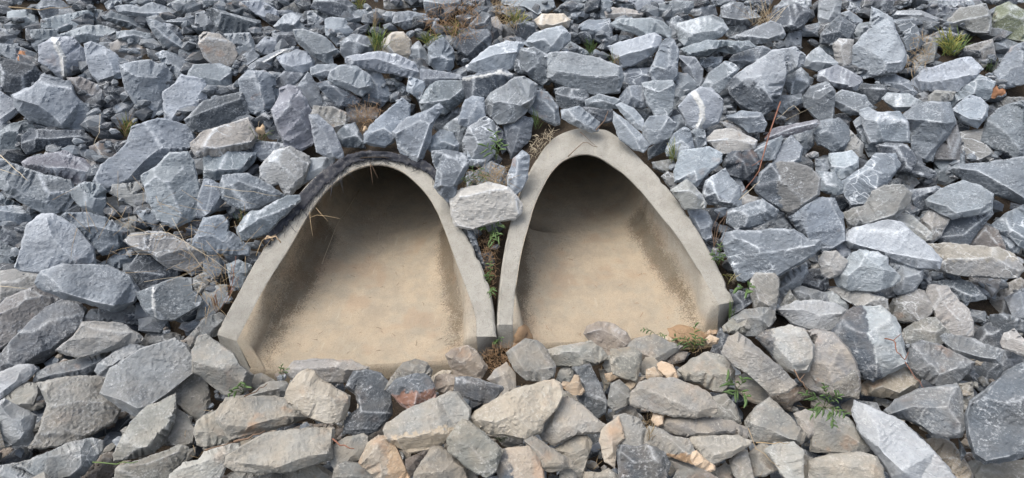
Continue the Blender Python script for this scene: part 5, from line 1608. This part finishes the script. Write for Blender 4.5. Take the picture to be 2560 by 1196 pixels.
def arc3(a, b, lift, n=5, rnd_=None, sag=0.0):
    a, b = np.array(a), np.array(b)
    out = []
    for i in range(n):
        t = i / (n - 1)
        p = a + (b - a) * t + np.array([0, -0.3, 1.0]) * lift * math.sin(math.pi * t * 0.9)
        if rnd_: p = p + np.array([rnd_.uniform(-1, 1), rnd_.uniform(-1, 1), rnd_.uniform(-1, 1)]) * 0.002
        out.append(p)
    return out


def tuft(px, py, sx, sy, count, mats, label, cat="grass", off=0.06, w=0.0022, seed=0, spread=1.0, up=1.0, name="grass_tuft", group="weeds growing between the stones"):
    rr = random.Random(seed + int(px * 7 + py))
    base = bp(px, py, off)
    root = root_at(name, base)
    tag(root, label, cat, group)
    per = {}
    for i in range(count):
        a = rr.uniform(-1, 1)
        bx, by = px + rr.uniform(-0.25, 0.25) * sx, py + rr.uniform(-0.15, 0.15) * sy
        tx = bx + a * sx * spread * 0.6; ty = by - sy * up * rr.uniform(0.3, 1.0) * (1 - 0.4 * abs(a))
        A_ = bp(bx, by, off - 0.05); B_ = bp(tx, ty, off + rr.uniform(0.0, 0.05))
        m = rr.choice(mats)
        V, F = per.setdefault(m.name, ([], [], m))[:2]
        blade_geo(V, F, arc3(A_, B_, rr.uniform(0.005, 0.03), 5, rr), w * rr.uniform(0.4, 0.95))
    for V, F, m in per.values():
        raw_mesh("blades" if len(per) == 1 else {"dry_straw": "dry_blades", "pale_straw": "pale_blades", "rusty_needles": "rusty_needles", "yellow_grass": "yellow_blades"}.get(m.name, "green_blades"), V, F, m, root)
    return root


def sprig(px, py, stems, leafw, label, off=0.07, mats=(LEAF, GREEN), seed=0, nleaf=6, leaflen=14, stemmat=None, cat="weed"):
    """stems: list of (dx, dy) tips in picture units; leaves along each"""
    rr = random.Random(seed + int(px * 3 + py))
    root = root_at("leafy_weed", bp(px, py, off))
    tag(root, label, cat, "weeds growing between the stones")
    L, V, F = [], [], []
    for dx, dy in stems:
        A_ = bp(px, py, off - 0.04); B_ = bp(px + dx, py + dy, off + 0.04)
        ln = arc3(A_, B_, 0.02, 6, rr)
        L.append((ln, 0.0013, 0.0007))
        for k in range(nleaf):
            t = 0.2 + 0.8 * (k + 1) / nleaf
            qx, qy = px + dx * t, py + dy * t
            f = t * 5; i = min(4, int(f)); P0 = ln[i] + (ln[i + 1] - ln[i]) * (f - i)
            sgn = 1 if k % 2 else -1
            ang = math.atan2(dy, dx) + sgn * rr.uniform(0.5, 1.3)
            ll = leaflen * rr.uniform(0.6, 1.2)
            P1 = bp(qx + math.cos(ang) * ll, qy + math.sin(ang) * ll, off + 0.04 * t + rr.uniform(-0.005, 0.03))
            blade_geo(V, F, arc3(P0, P1, rr.uniform(0.001, 0.008), 5, rr), leafw * rr.uniform(0.7, 1.2))
    tube_mesh("stem", L, stemmat or mats[1], root)
    raw_mesh("leaves", V, F, mats[0], root)
    return root


def stick(pts, r, mat, label, off=0.1, name="twig", cat="twig", group="dead stems and twigs lying on the stones", r1=None, branches=()):
    """polyline of picture points (x, y[, lift])"""
    def line(ps):
        q = [bp(p[0], p[1], p[2] if len(p) > 2 else off) for p in ps]
        out = []
        for i in range(len(q) - 1):
            for t in (0, 0.33, 0.66): out.append(q[i] + (q[i + 1] - q[i]) * t + np.array([0, 0, 0.004 * math.sin(i * 5 + t * 9)]))
        out.append(q[-1])
        return out
    lines = [(line(pts), r, r1 if r1 is not None else r * 0.5)] + [(line(b), r * 0.6, r * 0.3) for b in branches]
    o = tube_mesh(name, lines, mat, None, 5)
    tag(o, label, cat, group)
    return o


def litter(poly, count, mats, name, lenpx=(10, 30), off=0.05, w=0.0012, seed=1, offv=0.04, mess=1.0):
    """uncountable dry needles over an area of the bank: one object"""
    rr = random.Random(seed)
    poly = np.array(poly, float)
    x0, y0 = poly.min(0); x1, y1 = poly.max(0)
    lines = []
    k = 0
    while k < count:
        x, y = rr.uniform(x0, x1), rr.uniform(y0, y1)
        if not inside(np.array([[x, y]]), poly)[0]: continue
        a = rr.uniform(0, 6.28); l = rr.uniform(*lenpx)
        A_ = bp(x, y, off + rr.uniform(-offv, offv)); B_ = bp(x + math.cos(a) * l, y + math.sin(a) * l, off + rr.uniform(-offv, offv))
        lines.append((arc3(A_, B_, rr.uniform(-0.004, 0.012), 4, rr), w, w * 0.6))
        k += 1
    o = tube_mesh(name, lines, mats, None, 3)
    tag(o, kind="stuff", label="loose dry needles and straw caught between the stones")
    return o


# --- cloth
def cloth_material():
    m, nt, b = new_mat("woven_cloth", 0.6)
    tc = N(nt, "ShaderNodeTexCoord").outputs["Object"]
    wv = N(nt, "ShaderNodeTexWave"); wv.inputs["Scale"].default_value = 90; wv.inputs["Distortion"].default_value = 3
    nt.links.new(tc, wv.inputs["Vector"])
    f = noise_n(nt, tc, 40, 3, 0.7)
    c = mix(nt, wv.outputs["Fac"], (0.012, 0.014, 0.021), (0.034, 0.038, 0.052))
    c = mix(nt, ramp(nt, f, [(0.5, 0.0), (0.7, 0.6)]), c, (0.17, 0.165, 0.16))
    nt.links.new(c, b.inputs["Base Color"])
    bump(nt, b, wv.outputs["Fac"], 0.4, 0.003)
    return m


CLOTH = cloth_material()


def cloth(pairs, label, fringe, seed):
    rr = random.Random(seed)
    up = np.array([p[0] for p in pairs], float); lo = np.array([p[1] for p in pairs], float)
    nseg = 110
    rows = []
    for i in range(nseg + 1):
        s = (len(pairs) - 1) * i / nseg
        a, b = cr_sample(up, s), cr_sample(lo, s)
        r = []
        for k in range(7):
            t = k / 6
            p = a + (b - a) * t
            p = p + np.array([0.3, 1.0]) * (7 * fbm((i * 0.55, seed, 3), 3) * t ** 2 + 4 * fbm((i * 0.6, seed, 7), 2) * (1 - t) ** 2)
            r.append(on_rim(p[0], p[1], 0.034 - 0.022 * t + 0.007 * fbm((i * 0.22, k * 0.45, seed), 3)))
        rows.append(r)
    mid = rows[nseg // 2][3]
    root = root_at("filter_cloth", mid)
    tag(root, label, "cloth", "black filter cloth around the culverts")
    V, F = [], []
    for r in rows: V += r
    nb = len(V)
    V += [p - RIM_N * 0.004 for p in V[:nb]]
    for i in range(nseg):
        for k in range(6):
            q = (i * 7 + k, i * 7 + k + 1, (i + 1) * 7 + k + 1, (i + 1) * 7 + k)
            F.append(q); F.append(tuple(v + nb for v in reversed(q)))
    for i in range(nseg):
        for k in (0, 6):
            a, b = i * 7 + k, (i + 1) * 7 + k
            F.append((a, b, b + nb, a + nb) if k == 0 else (b, a, a + nb, b + nb))
    raw_mesh("sheet", V, F, CLOTH, root)
    L = []
    for i in range(int(nseg * 0.8)):
        s = (len(pairs) - 1) * (i + rr.random()) / int(nseg * 0.8)
        a, b = cr_sample(up, s), cr_sample(lo, s)
        if rr.random() < 0.12: continue
        ln = rr.uniform(0.35, 1.0) * fringe(s)
        ax, ay = b[0] + rr.uniform(-2, 2), b[1] - 2
        tx = ax + rr.gauss(0, 12) + (4 if s > 4 else -2); ty = ay + ln
        A_ = on_rim(ax, ay, 0.013); B_ = on_rim(tx, ty, 0.008)
        mid_ = on_rim((ax + tx) / 2 + rr.uniform(-2, 2), (ay + ty) / 2, 0.014)
        L.append(([A_, mid_, B_], 0.0017, 0.0010))
    tube_mesh("frayed_threads", L, CLOTH, root, 3)


cloth([((658, 600), (666, 616)), ((696, 546), (712, 566)), ((736, 500), (760, 520)), ((784, 448), (808, 468)), ((828, 412), (848, 434)), ((880, 384), (890, 406)),
       ((950, 378), (950, 400)), ((1020, 390), (1014, 410)), ((1072, 408), (1064, 430)), ((1108, 452), (1094, 458))],
      "black woven cloth with a frayed fringe draped over the left culvert's crown", lambda s: 52 if 1.0 < s < 4.3 else 20, 3)

# --- litter
litter([(1060, 25), (1120, 5), (1200, 15), (1205, 60), (1180, 100), (1110, 95), (1060, 70)], 260, ORANGE, "dry_needles", (12, 34), 0.07, 0.0013, 2)
litter([(1225, 0), (1280, 5), (1310, 50), (1280, 70), (1240, 50)], 120, STRAW, "dry_needles", (12, 30), 0.06, 0.0012, 3)
litter([(1325, 372), (1345, 335), (1395, 322), (1378, 350), (1345, 380), (1335, 400)], 80, PALE, "dry_needles", (6, 18), 0.06, 0.0013, 4, 0.02)
litter([(1205, 880), (1240, 862), (1285, 866), (1282, 930), (1250, 950), (1215, 925)], 300, ORANGE, "dry_needles", (6, 20), 0.01, 0.0011, 5, 0.02)
litter([(1680, 825), (1740, 818), (1780, 840), (1765, 880), (1720, 885), (1690, 850)], 90, STRAW, "dry_needles", (6, 20), -0.03, 0.0011, 6, 0.02)
litter([(1170, 440), (1265, 420), (1275, 460), (1200, 470), (1150, 470)], 200, STRAW, "dry_needles", (12, 40), 0.10, 0.0011, 7, 0.03)
litter([(1195, 590), (1245, 590), (1238, 700), (1232, 780), (1220, 700)], 200, ORANGE, "dry_needles", (6, 22), -0.02, 0.0012, 8, 0.03)
litter([(870, 265), (950, 262), (955, 305), (890, 315)], 60, ORANGE, "dry_needles", (10, 34), 0.07, 0.0011, 9, 0.03)
litter([(1600, 1060), (1640, 1030), (1660, 1070), (1630, 1090)], 60, STRAW, "dry_needles", (8, 24), 0.05, 0.0012, 10, 0.02)
litter([(2290, 90), (2340, 80), (2330, 150), (2270, 190), (2250, 170)], 90, STRAW, "dry_needles", (10, 30), 0.05, 0.0012, 11, 0.03)
litter([(100, 500), (520, 470), (640, 620), (560, 700), (420, 640), (300, 700)], 60, STRAW, "dry_needles", (20, 90), 0.13, 0.0010, 12, 0.03)
litter([(450, 640), (520, 620), (580, 760), (520, 780)], 60, STRAW, "dry_needles", (15, 60), 0.11, 0.0010, 13, 0.03)

litter([(540, 940), (2100, 900), (2300, 1190), (400, 1190)], 260, STRAW, "dry_needles", (10, 34), 0.0, 0.0010, 14, 0.05)

# --- grass tufts and weeds
tuft(900, 22, 34, 40, 26, [GREEN, YELLOW], "green grass tuft cut by the top edge, left of centre", seed=1)
tuft(945, 122, 46, 70, 60, [GREEN, YELLOW, GREEN], "stepped green grass clump left of the cream rounded stone", seed=2)
tuft(935, 70, 26, 62, 16, [STRAW, ORANGE], "upright dry brown stems above the stepped green grass clump", seed=3, w=0.0014)
tuft(1075, 110, 56, 40, 50, [GREEN, YELLOW], "mossy green weed under the orange straw patch's left end", seed=4)
tuft(1140, 92, 60, 46, 40, [YELLOW, ORANGE, GREEN], "yellowish weed rising out of the orange straw patch", seed=5)
tuft(1293, 62, 54, 46, 60, [YELLOW, YELLOW, GREEN], "yellow green grass tuft at the top, right of the orange straw patch", seed=6)
tuft(1474, 132, 36, 50, 26, [GREEN, LEAF], "small fresh grass tuft right of the white veined stone", seed=7)
tuft(1536, 165, 44, 44, 16, [GREEN, STRAW], "thin green grass spray at the widest tan slab's upper right", seed=8)
tuft(1342, 318, 30, 60, 16, [GREEN, LEAF], "narrow green grass blades between the two crowns", seed=9, off=0.12)
tuft(320, 335, 40, 60, 40, [YELLOW, GREEN, ORANGE], "yellow green weed in the hollow on the left side", seed=10)
tuft(905, 305, 70, 60, 46, [ORANGE, STRAW], "fan of dry brown grass above the left culvert", seed=11, w=0.0012, off=0.09)
tuft(1905, 65, 110, 80, 46, [PALE, STRAW], "bunch of long pale straw at the top edge, right half", seed=12, w=0.0016, off=0.1, up=1.0)
tuft(2375, 130, 80, 74, 90, [YELLOW, GREEN, YELLOW], "bushy yellow green grass clump in the upper right", seed=13, w=0.003, off=0.09)
tuft(2474, 178, 40, 30, 14, [GREEN], "few green blades on the right edge below the mossy corner block", seed=14)
tuft(1680, 400, 44, 60, 30, [YELLOW, GREEN], "fine pale green weed on the right culvert's upper right shoulder", seed=15, w=0.0016, off=0.08)
tuft(1826, 800, 20, 52, 10, [GREEN, LEAF], "upright green blades at the right culvert's outer front corner", seed=16, off=0.07, w=0.0026)
tuft(1830, 706, 50, 40, 12, [YELLOW, PALE], "yellowed blades by the lower right rim of the right culvert", seed=17, off=0.07)
tuft(542, 775, 24, 60, 14, [ORANGE, REDT], "orange dry sprig beside the left culvert's foot", seed=18, off=0.12, w=0.0014)
tuft(1620, 1110, 30, 70, 12, [PALE, STRAW], "sheaf of pale straw standing above the dark blue grey block", seed=19, off=0.13, w=0.0018)
tuft(652, 350, 60, 46, 10, [GREEN, PALE], "few bent blades under the twisted seed pod", seed=20, off=0.1, w=0.0016)
tuft(1255, 1105, 30, 20, 14, [GREEN], "small green sprout left of the mottled stone at the bottom", seed=21, off=0.08, w=0.002)
tuft(608, 560, 40, 50, 20, [GREEN, STRAW], "wispy green weed between stones left of the left culvert", seed=22, off=0.05, w=0.0015)
sprig(1240, 400, [(-6, -66), (20, -34), (-24, -30), (8, -46)], 0.005, "bright leafy sprig between the two culverts, above the bridging boulder", off=0.15, seed=1, nleaf=5, leaflen=24)
sprig(1190, 470, [(-10, -50), (14, -46), (30, -30), (-30, -24)], 0.003, "feathery pale green weed left of the bridging boulder's top", off=0.12, seed=2, nleaf=7, leaflen=10)
sprig(1222, 585, [(30, -20), (12, 22), (-16, -14), (24, 8)], 0.004, "leafy weed hanging just under the bridging boulder", off=0.02, seed=3, nleaf=6, leaflen=18)
sprig(1225, 720, [(2, -60), (-8, -30), (6, 16)], 0.0035, "small leafy weed low in the gap between the culverts", off=0.0, seed=4, nleaf=8, leaflen=13)
sprig(1246, 866, [(6, -16), (-8, -8)], 0.004, "tiny bright sprout at the culverts' meeting point", off=0.02, seed=5, nleaf=4, leaflen=9)
sprig(1732, 880, [(4, -60), (-22, -30), (24, -26), (-44, -34), (8, -30)], 0.0038, "leafy weed with yellow leaves on the right culvert's sill", off=0.0, seed=6, nleaf=6, leaflen=17, mats=(LEAF, YELLOW))
sprig(1640, 838, [(-36, -12), (20, 6)], 0.003, "low creeping sprig along the right culvert's sill", off=-0.02, seed=7, nleaf=7, leaflen=8)
sprig(1842, 978, [(-26, -24), (14, -26), (24, 22), (-10, 10)], 0.005, "dark green leafy weed below the long violet grey slab", off=0.1, seed=8, nleaf=4, leaflen=26)
sprig(2060, 1020, [(-50, -34), (34, -30), (50, 18), (0, -50), (22, 44), (-30, 16)], 0.0038, "largest leafy green weed, lower right under the egg shaped slab", off=0.13, seed=9, nleaf=9, leaflen=19)
sprig(608, 984, [(-26, 2), (8, -16), (-12, -14)], 0.005, "small bright green rosette on the speckled boulder's foot", off=0.16, seed=10, nleaf=3, leaflen=17)
sprig(708, 948, [(-4, -26), (8, -20)], 0.0035, "reddish green shoot left of the cream boulder", off=0.06, seed=11, nleaf=4, leaflen=12)
sprig(1795, 665, [(-16, -30), (12, -26), (4, -52)], 0.0034, "feathery green weed along the right culvert's outer rim", off=0.05, seed=12, nleaf=8, leaflen=11)
sprig(1862, 728, [(-18, -6), (14, -10), (4, 6)], 0.007, "broad glossy green leaves below the widest dark boulder", off=0.05, seed=13, nleaf=3, leaflen=20)
sprig(1985, 1160, [(8, -20), (-10, -12)], 0.003, "tiny sprout in the shade near the bottom, right of centre", off=0.05, seed=14, nleaf=4, leaflen=9)

# --- twigs and dead stems
stick([(1951, 255, .14), (1925, 330, .15), (1905, 400, .17), (1897, 430, .18), (1857, 482, .12)], 0.0042, REDT, "long reddish brown twig leaning across the stones, right of the culverts", branches=[[(1905, 400, .17), (1880, 415, .19)], [(1925, 330, .15), (1912, 345, .18)]])
stick([(1786, 616, .04), (1796, 565, .1), (1812, 540, .14)], 0.0026, BROWN, "cluster of dead brown stalks by the right culvert's outer rim", name="dead_stalks", cat="stalks",
      branches=[[(1786, 616, .04), (1805, 575, .12), (1818, 528, .15)], [(1786, 616, .04), (1780, 575, .08), (1800, 530, .12)], [(1790, 640, .04), (1810, 590, .1), (1822, 555, .13)], [(1786, 640, .03), (1784, 600, .08), (1790, 560, .11)]])
stick([(575, 745, .1), (583, 690, .14), (590, 640, .16)], 0.0022, REDT, "thin dark red stems left of the left culvert", name="red_stems", cat="stems",
      branches=[[(570, 730, .1), (576, 705, .14), (580, 660, .16)], [(565, 760, .1), (585, 715, .14), (598, 690, .16)], [(552, 775, .1), (565, 745, .13), (583, 720, .16)]])
stick([(683, 602, .14), (672, 590, .16), (662, 598, .15), (690, 592, .16), (702, 607, .13)], 0.0045, POD, "curled dead leaf lying on the left culvert's rim", name="dead_leaf", cat="leaf", r1=0.003)
stick([(0, 388, .2), (40, 425, .2), (70, 452, .2)], 0.0022, PALE, "pale straw lying across the huge smooth boulder on the left edge", name="straw", cat="straw")
stick([(0, 424, .2), (50, 440, .2)], 0.0014, PALE, "short second straw just under the first on the left edge", name="straw", cat="straw")
stick([(22, 18, .05), (100, 24, .06), (180, 17, .05)], 0.003, STRAW, "dry stem lying level under the top left corner", name="straw", cat="straw")
stick([(0, 716, .12), (70, 722, .13)], 0.0014, PALE, "thin straw on the dull slab at the left edge", name="straw", cat="straw")
stick([(235, 360, .12), (248, 330, .14), (250, 285, .15)], 0.0014, PALE, "pale dry stalk standing beside the small brown grey stone", name="straw", cat="straw", branches=[[(235, 360, .12), (262, 395, .14)]])
stick([(512, 464, .16), (600, 476, .17), (700, 491, .16)], 0.0013, PALE, "long thin straw across the banded stone near the left culvert", name="straw", cat="straw", branches=[[(560, 490, .14), (640, 512, .15)]])
stick([(320, 590, .14), (420, 580, .16), (520, 640, .16), (600, 700, .14)], 0.0013, PALE, "long wiry stem over the brownish criss crossed slab", name="straw", cat="straw", branches=[[(430, 545, .15), (470, 620, .16), (520, 690, .15)], [(360, 705, .13), (450, 690, .15), (512, 680, .14)], [(400, 560, .15), (420, 590, .16)]])
stick([(640, 640, .14), (655, 600, .15), (690, 585, .15), (660, 620, .13)], 0.0018, STRAW, "pale tangled root end beside the curled dead leaf", name="root", cat="root")
stick([(1420, 392, .05), (1458, 355, .09), (1494, 368, .09)], 0.0025, BROWN, "dead stalk lying on the right culvert's crown", branches=[[(1450, 330, .1), (1490, 366, .09)]])
stick([(1490, 326, .16), (1512, 300, .17), (1520, 278, .17)], 0.0035, BROWN, "grey stick beside the slab resting on the right culvert's crown", name="stick", cat="stick")
stick([(585, 1105, .16), (620, 1095, .17), (662, 1078, .17)], 0.0045, BROWN, "brown stick under the pale smooth flat slab, bottom left of centre", name="stick", cat="stick", branches=[[(512, 1126, .14), (585, 1105, .16)]])
stick([(832, 1098, .12), (850, 1112, .14), (885, 1122, .14)], 0.0035, REDT, "reddish stick between the longest pale slab and the crumpled stone", name="stick", cat="stick")
stick([(610, 992, .16), (640, 978, .17), (668, 960, .17)], 0.0028, BROWN, "dark stalk lying beside the small bright rosette", name="stick", cat="stick")
stick([(232, 1156, .16), (290, 1159, .18), (345, 1154, .18)], 0.0022, GREEN, "green and pale blade lying flat near the bottom left", name="straw", cat="straw")
stick([(2212, 847, .2), (2235, 850, .22), (2243, 880, .22), (2262, 900, .2)], 0.003, REDT, "branched reddish stem right of the half dark half smooth boulder", branches=[[(2235, 850, .22), (2252, 835, .21)], [(2262, 900, .2), (2272, 880, .2)], [(2262, 905, .19), (2290, 945, .18), (2315, 975, .17)]])
stick([(1985, 925, .2), (2000, 950, .21), (2020, 975, .2)], 0.003, BROWN, "short brown twig at the egg shaped slab's lower left", branches=[[(2000, 950, .21), (2012, 935, .21)]])
stick([(2000, 280, .15), (1985, 262, .16), (1940, 300, .15)], 0.0014, PALE, "thin pale straw crossing right of the red twig's top", name="straw", cat="straw", branches=[[(1965, 300, .15), (2030, 268, .16)]])
stick([(1848, 500, .14), (1880, 470, .16), (1900, 452, .17)], 0.0018, PALE, "pale stalk beside the red twig's lower end", name="straw", cat="straw")
stick([(1890, 1107, .18), (1935, 1108, .2), (1975, 1107, .18)], 0.0018, STRAW, "level straw under the tent shaped boulder", name="straw", cat="straw", branches=[[(1870, 1070, .18), (1890, 1120, .18), (1950, 1170, .17)]])

# --- leaf and seed pod
def cup(px, py, off, size, mat, label, name, cat, seed):
    rr = random.Random(seed)
    c = bp(px, py, off)
    V, F = [], []
    n, m = 12, 5
    v = CAM - c; v /= np.linalg.norm(v)
    a = np.cross(v, [0, 0, 1.0]); a /= np.linalg.norm(a); b = np.cross(v, a)
    for side in (0, 1):
        for i in range(m):
            r = i / (m - 1)
            for k in range(n):
                t = 2 * math.pi * k / n
                rr_ = size * r * (1 + 0.28 * math.sin(t * 3 + seed) + 0.12 * math.sin(5 * t)) * (0.7 if abs(math.cos(t)) < 0.5 else 1)
                V.append(c + a * rr_ * math.cos(t) + b * rr_ * 1.25 * math.sin(t) + v * (size * (0.55 * (1 - r ** 2) + 0.2 * r * math.sin(2 * t + seed)) - side * size * (0.5 if cat == "seed pod" else 0.08)))
    for side in (0, 1):
        o = side * n * m
        for i in range(m - 1):
            for k in range(n):
                q = (o + i * n + k, o + i * n + (k + 1) % n, o + (i + 1) * n + (k + 1) % n, o + (i + 1) * n + k)
                F.append(q if side else q[::-1])
    for k in range(n):
        a_, b_ = (m - 1) * n + k, (m - 1) * n + (k + 1) % n
        F.append((a_, b_, b_ + n * m, a_ + n * m))
    o = raw_mesh(name, V, F, mat)
    tag(o, label, cat)


cup(652, 326, .12, 0.024, POD, "twisted tan seed pod beside the whitish marbled stone", "seed_pod", "seed pod", 2)
cup(2494, 232, .16, 0.028, DLEAF, "curled brown leaf lodged between stones on the far right", "dead_leaf", "leaf", 4)
cup(913, 322, .13, 0.014, POD, "small peach coloured leaf scrap in the dry grass above the left culvert", "dead_leaf", "leaf", 6)


# --- debris inside the culverts
from mathutils.bvhtree import BVHTree
BVH = []
for rows_, nr_, nc_ in TROUGHS:
    vv = [Vector(p) for r in rows_ for p in r]
    ff = [(i * nc_ + j, i * nc_ + j + 1, (i + 1) * nc_ + j + 1, (i + 1) * nc_ + j) for i in range(nr_ - 1) for j in range(nc_ - 1)]
    BVH.append(BVHTree.FromPolygons(vv, ff))


def floor_pt(px, py, k, lift=0.003):
    """the spot on a culvert's inner surface in this line of sight, raised a little off it"""
    d = Vector(rays((px, py))).normalized()
    p, n, *_ = BVH[k].ray_cast(Vector(CAM), d)
    if p is None: return on_floor(px, py, 0.05 * k + lift)
    if n.dot(d) > 0: n = -n
    return np.array(p + n * lift)


def floor_line(pts, k, r, mat, label, name, cat, r1=None):
    q = [floor_pt(p[0], p[1], k, 0.004 + r) for p in pts]
    o = tube_mesh(name, [(q, r, r1 or r * 0.6)], mat, None, 5)
    tag(o, label, cat)


floor_line([(897, 477), (884, 500), (872, 520), (860, 538), (848, 552), (838, 572), (829, 595), (820, 620), (810, 645), (805, 662)], 0, 0.0022, PALE, "long pale dead root trailing down the left culvert's floor", "dead_root", "root")
floor_line([(975, 512), (970, 535), (962, 555), (950, 575), (946, 602)], 0, 0.0014, PALE, "short broken pale root in the middle of the left culvert's floor", "dead_root", "root")
for k, poly, cnt in ((0, [(700, 700), (1080, 520), (1140, 860), (700, 900)], 32), (1, [(1330, 620), (1600, 620), (1740, 820), (1320, 840)], 22)):
    rr = random.Random(77 + k); L = []
    pl = np.array(poly, float)
    while len(L) < cnt:
        x, y = rr.uniform(700, 1750), rr.uniform(500, 900)
        if not inside(np.array([[x, y]]), pl)[0]: continue
        a = rr.uniform(0, 6.28); l = rr.uniform(4, 14)
        L.append(([floor_pt(x, y, k), floor_pt(x + math.cos(a) * l * 0.5 + rr.uniform(-2, 2), y + math.sin(a) * l * 0.5, k, 0.005), floor_pt(x + math.cos(a) * l, y + math.sin(a) * l, k)], 0.0012, 0.0007))
    o = tube_mesh("leaf_litter", L, [BROWN, DLEAF][k], None, 3)
    tag(o, kind="stuff", label="tiny dead needles scattered on the culvert floor")
hang = [on_rim(925, 402, -0.0), on_rim(928, 430, 0.02), on_rim(932, 460, 0.03)]
o = tube_mesh("hanging_root", [(hang, 0.0014, 0.0007), ([on_rim(928, 412, 0.0), on_rim(938, 432, 0.02), on_rim(945, 446, 0.03)], 0.001, 0.0006)], BROWN, None, 4)
tag(o, "thin dead rootlets dangling from the left culvert's crown", "root")
o = tube_mesh("wiry_stem", [([on_rim(775, 545, 0.01), on_rim(792, 538, 0.03), on_rim(820, 541, 0.04), on_rim(850, 547, 0.04)], 0.0014, 0.0009), ([on_rim(774, 530, 0.01), on_rim(777, 560, 0.03), on_rim(782, 590, 0.03)], 0.0012, 0.0008), ([on_rim(790, 520, 0.01), on_rim(805, 538, 0.03), on_rim(820, 553, 0.03)], 0.0013, 0.0008)], STRAW, None, 4)
tag(o, "wiry pale stems hanging over the left culvert's inner left wall", "stems")


MUD = plain("wet_silt", (0.24, 0.16, 0.095), 0.7, 0.3, 70)


def mud(poly, k, label, h=0.014, col=None):
    """low pile of wet silt on a culvert floor"""
    pl = resample(np.array(poly, float), 6)
    c = pl.mean(0)
    V, F = [], []
    n = len(pl)
    for r_, hh in ((1.0, 0.001), (0.8, h * 0.7), (0.4, h)):
        for i, p in enumerate(pl):
            q = c + (p - c) * r_ * (1 + 0.08 * fbm((p[0] / 9, p[1] / 9, 1), 2))
            V.append(floor_pt(q[0], q[1], k, hh + 0.003 * fbm((q[0] / 6, q[1] / 6, 4), 2)))
    V.append(floor_pt(c[0], c[1], k, h))
    for j in range(2):
        for i in range(n): F.append((j * n + i, j * n + (i + 1) % n, (j + 1) * n + (i + 1) % n, (j + 1) * n + i))
    for i in range(n): F.append((2 * n + i, 2 * n + (i + 1) % n, 3 * n))
    o = raw_mesh("silt", V, F, MUD)
    tag(o, label, kind="stuff")


MUD = plain("wet_silt", (0.24, 0.16, 0.095), 0.7, 0.3, 70)
mud([(1282, 868), (1284, 842), (1296, 818), (1310, 810), (1322, 818), (1332, 845), (1325, 868)], 1, "brown wet silt in the right culvert's near corner")
mud([(1668, 822), (1700, 812), (1740, 820), (1770, 838), (1750, 856), (1710, 858), (1690, 850), (1672, 842)], 1, "brown silt caught behind the stones on the right culvert's sill")
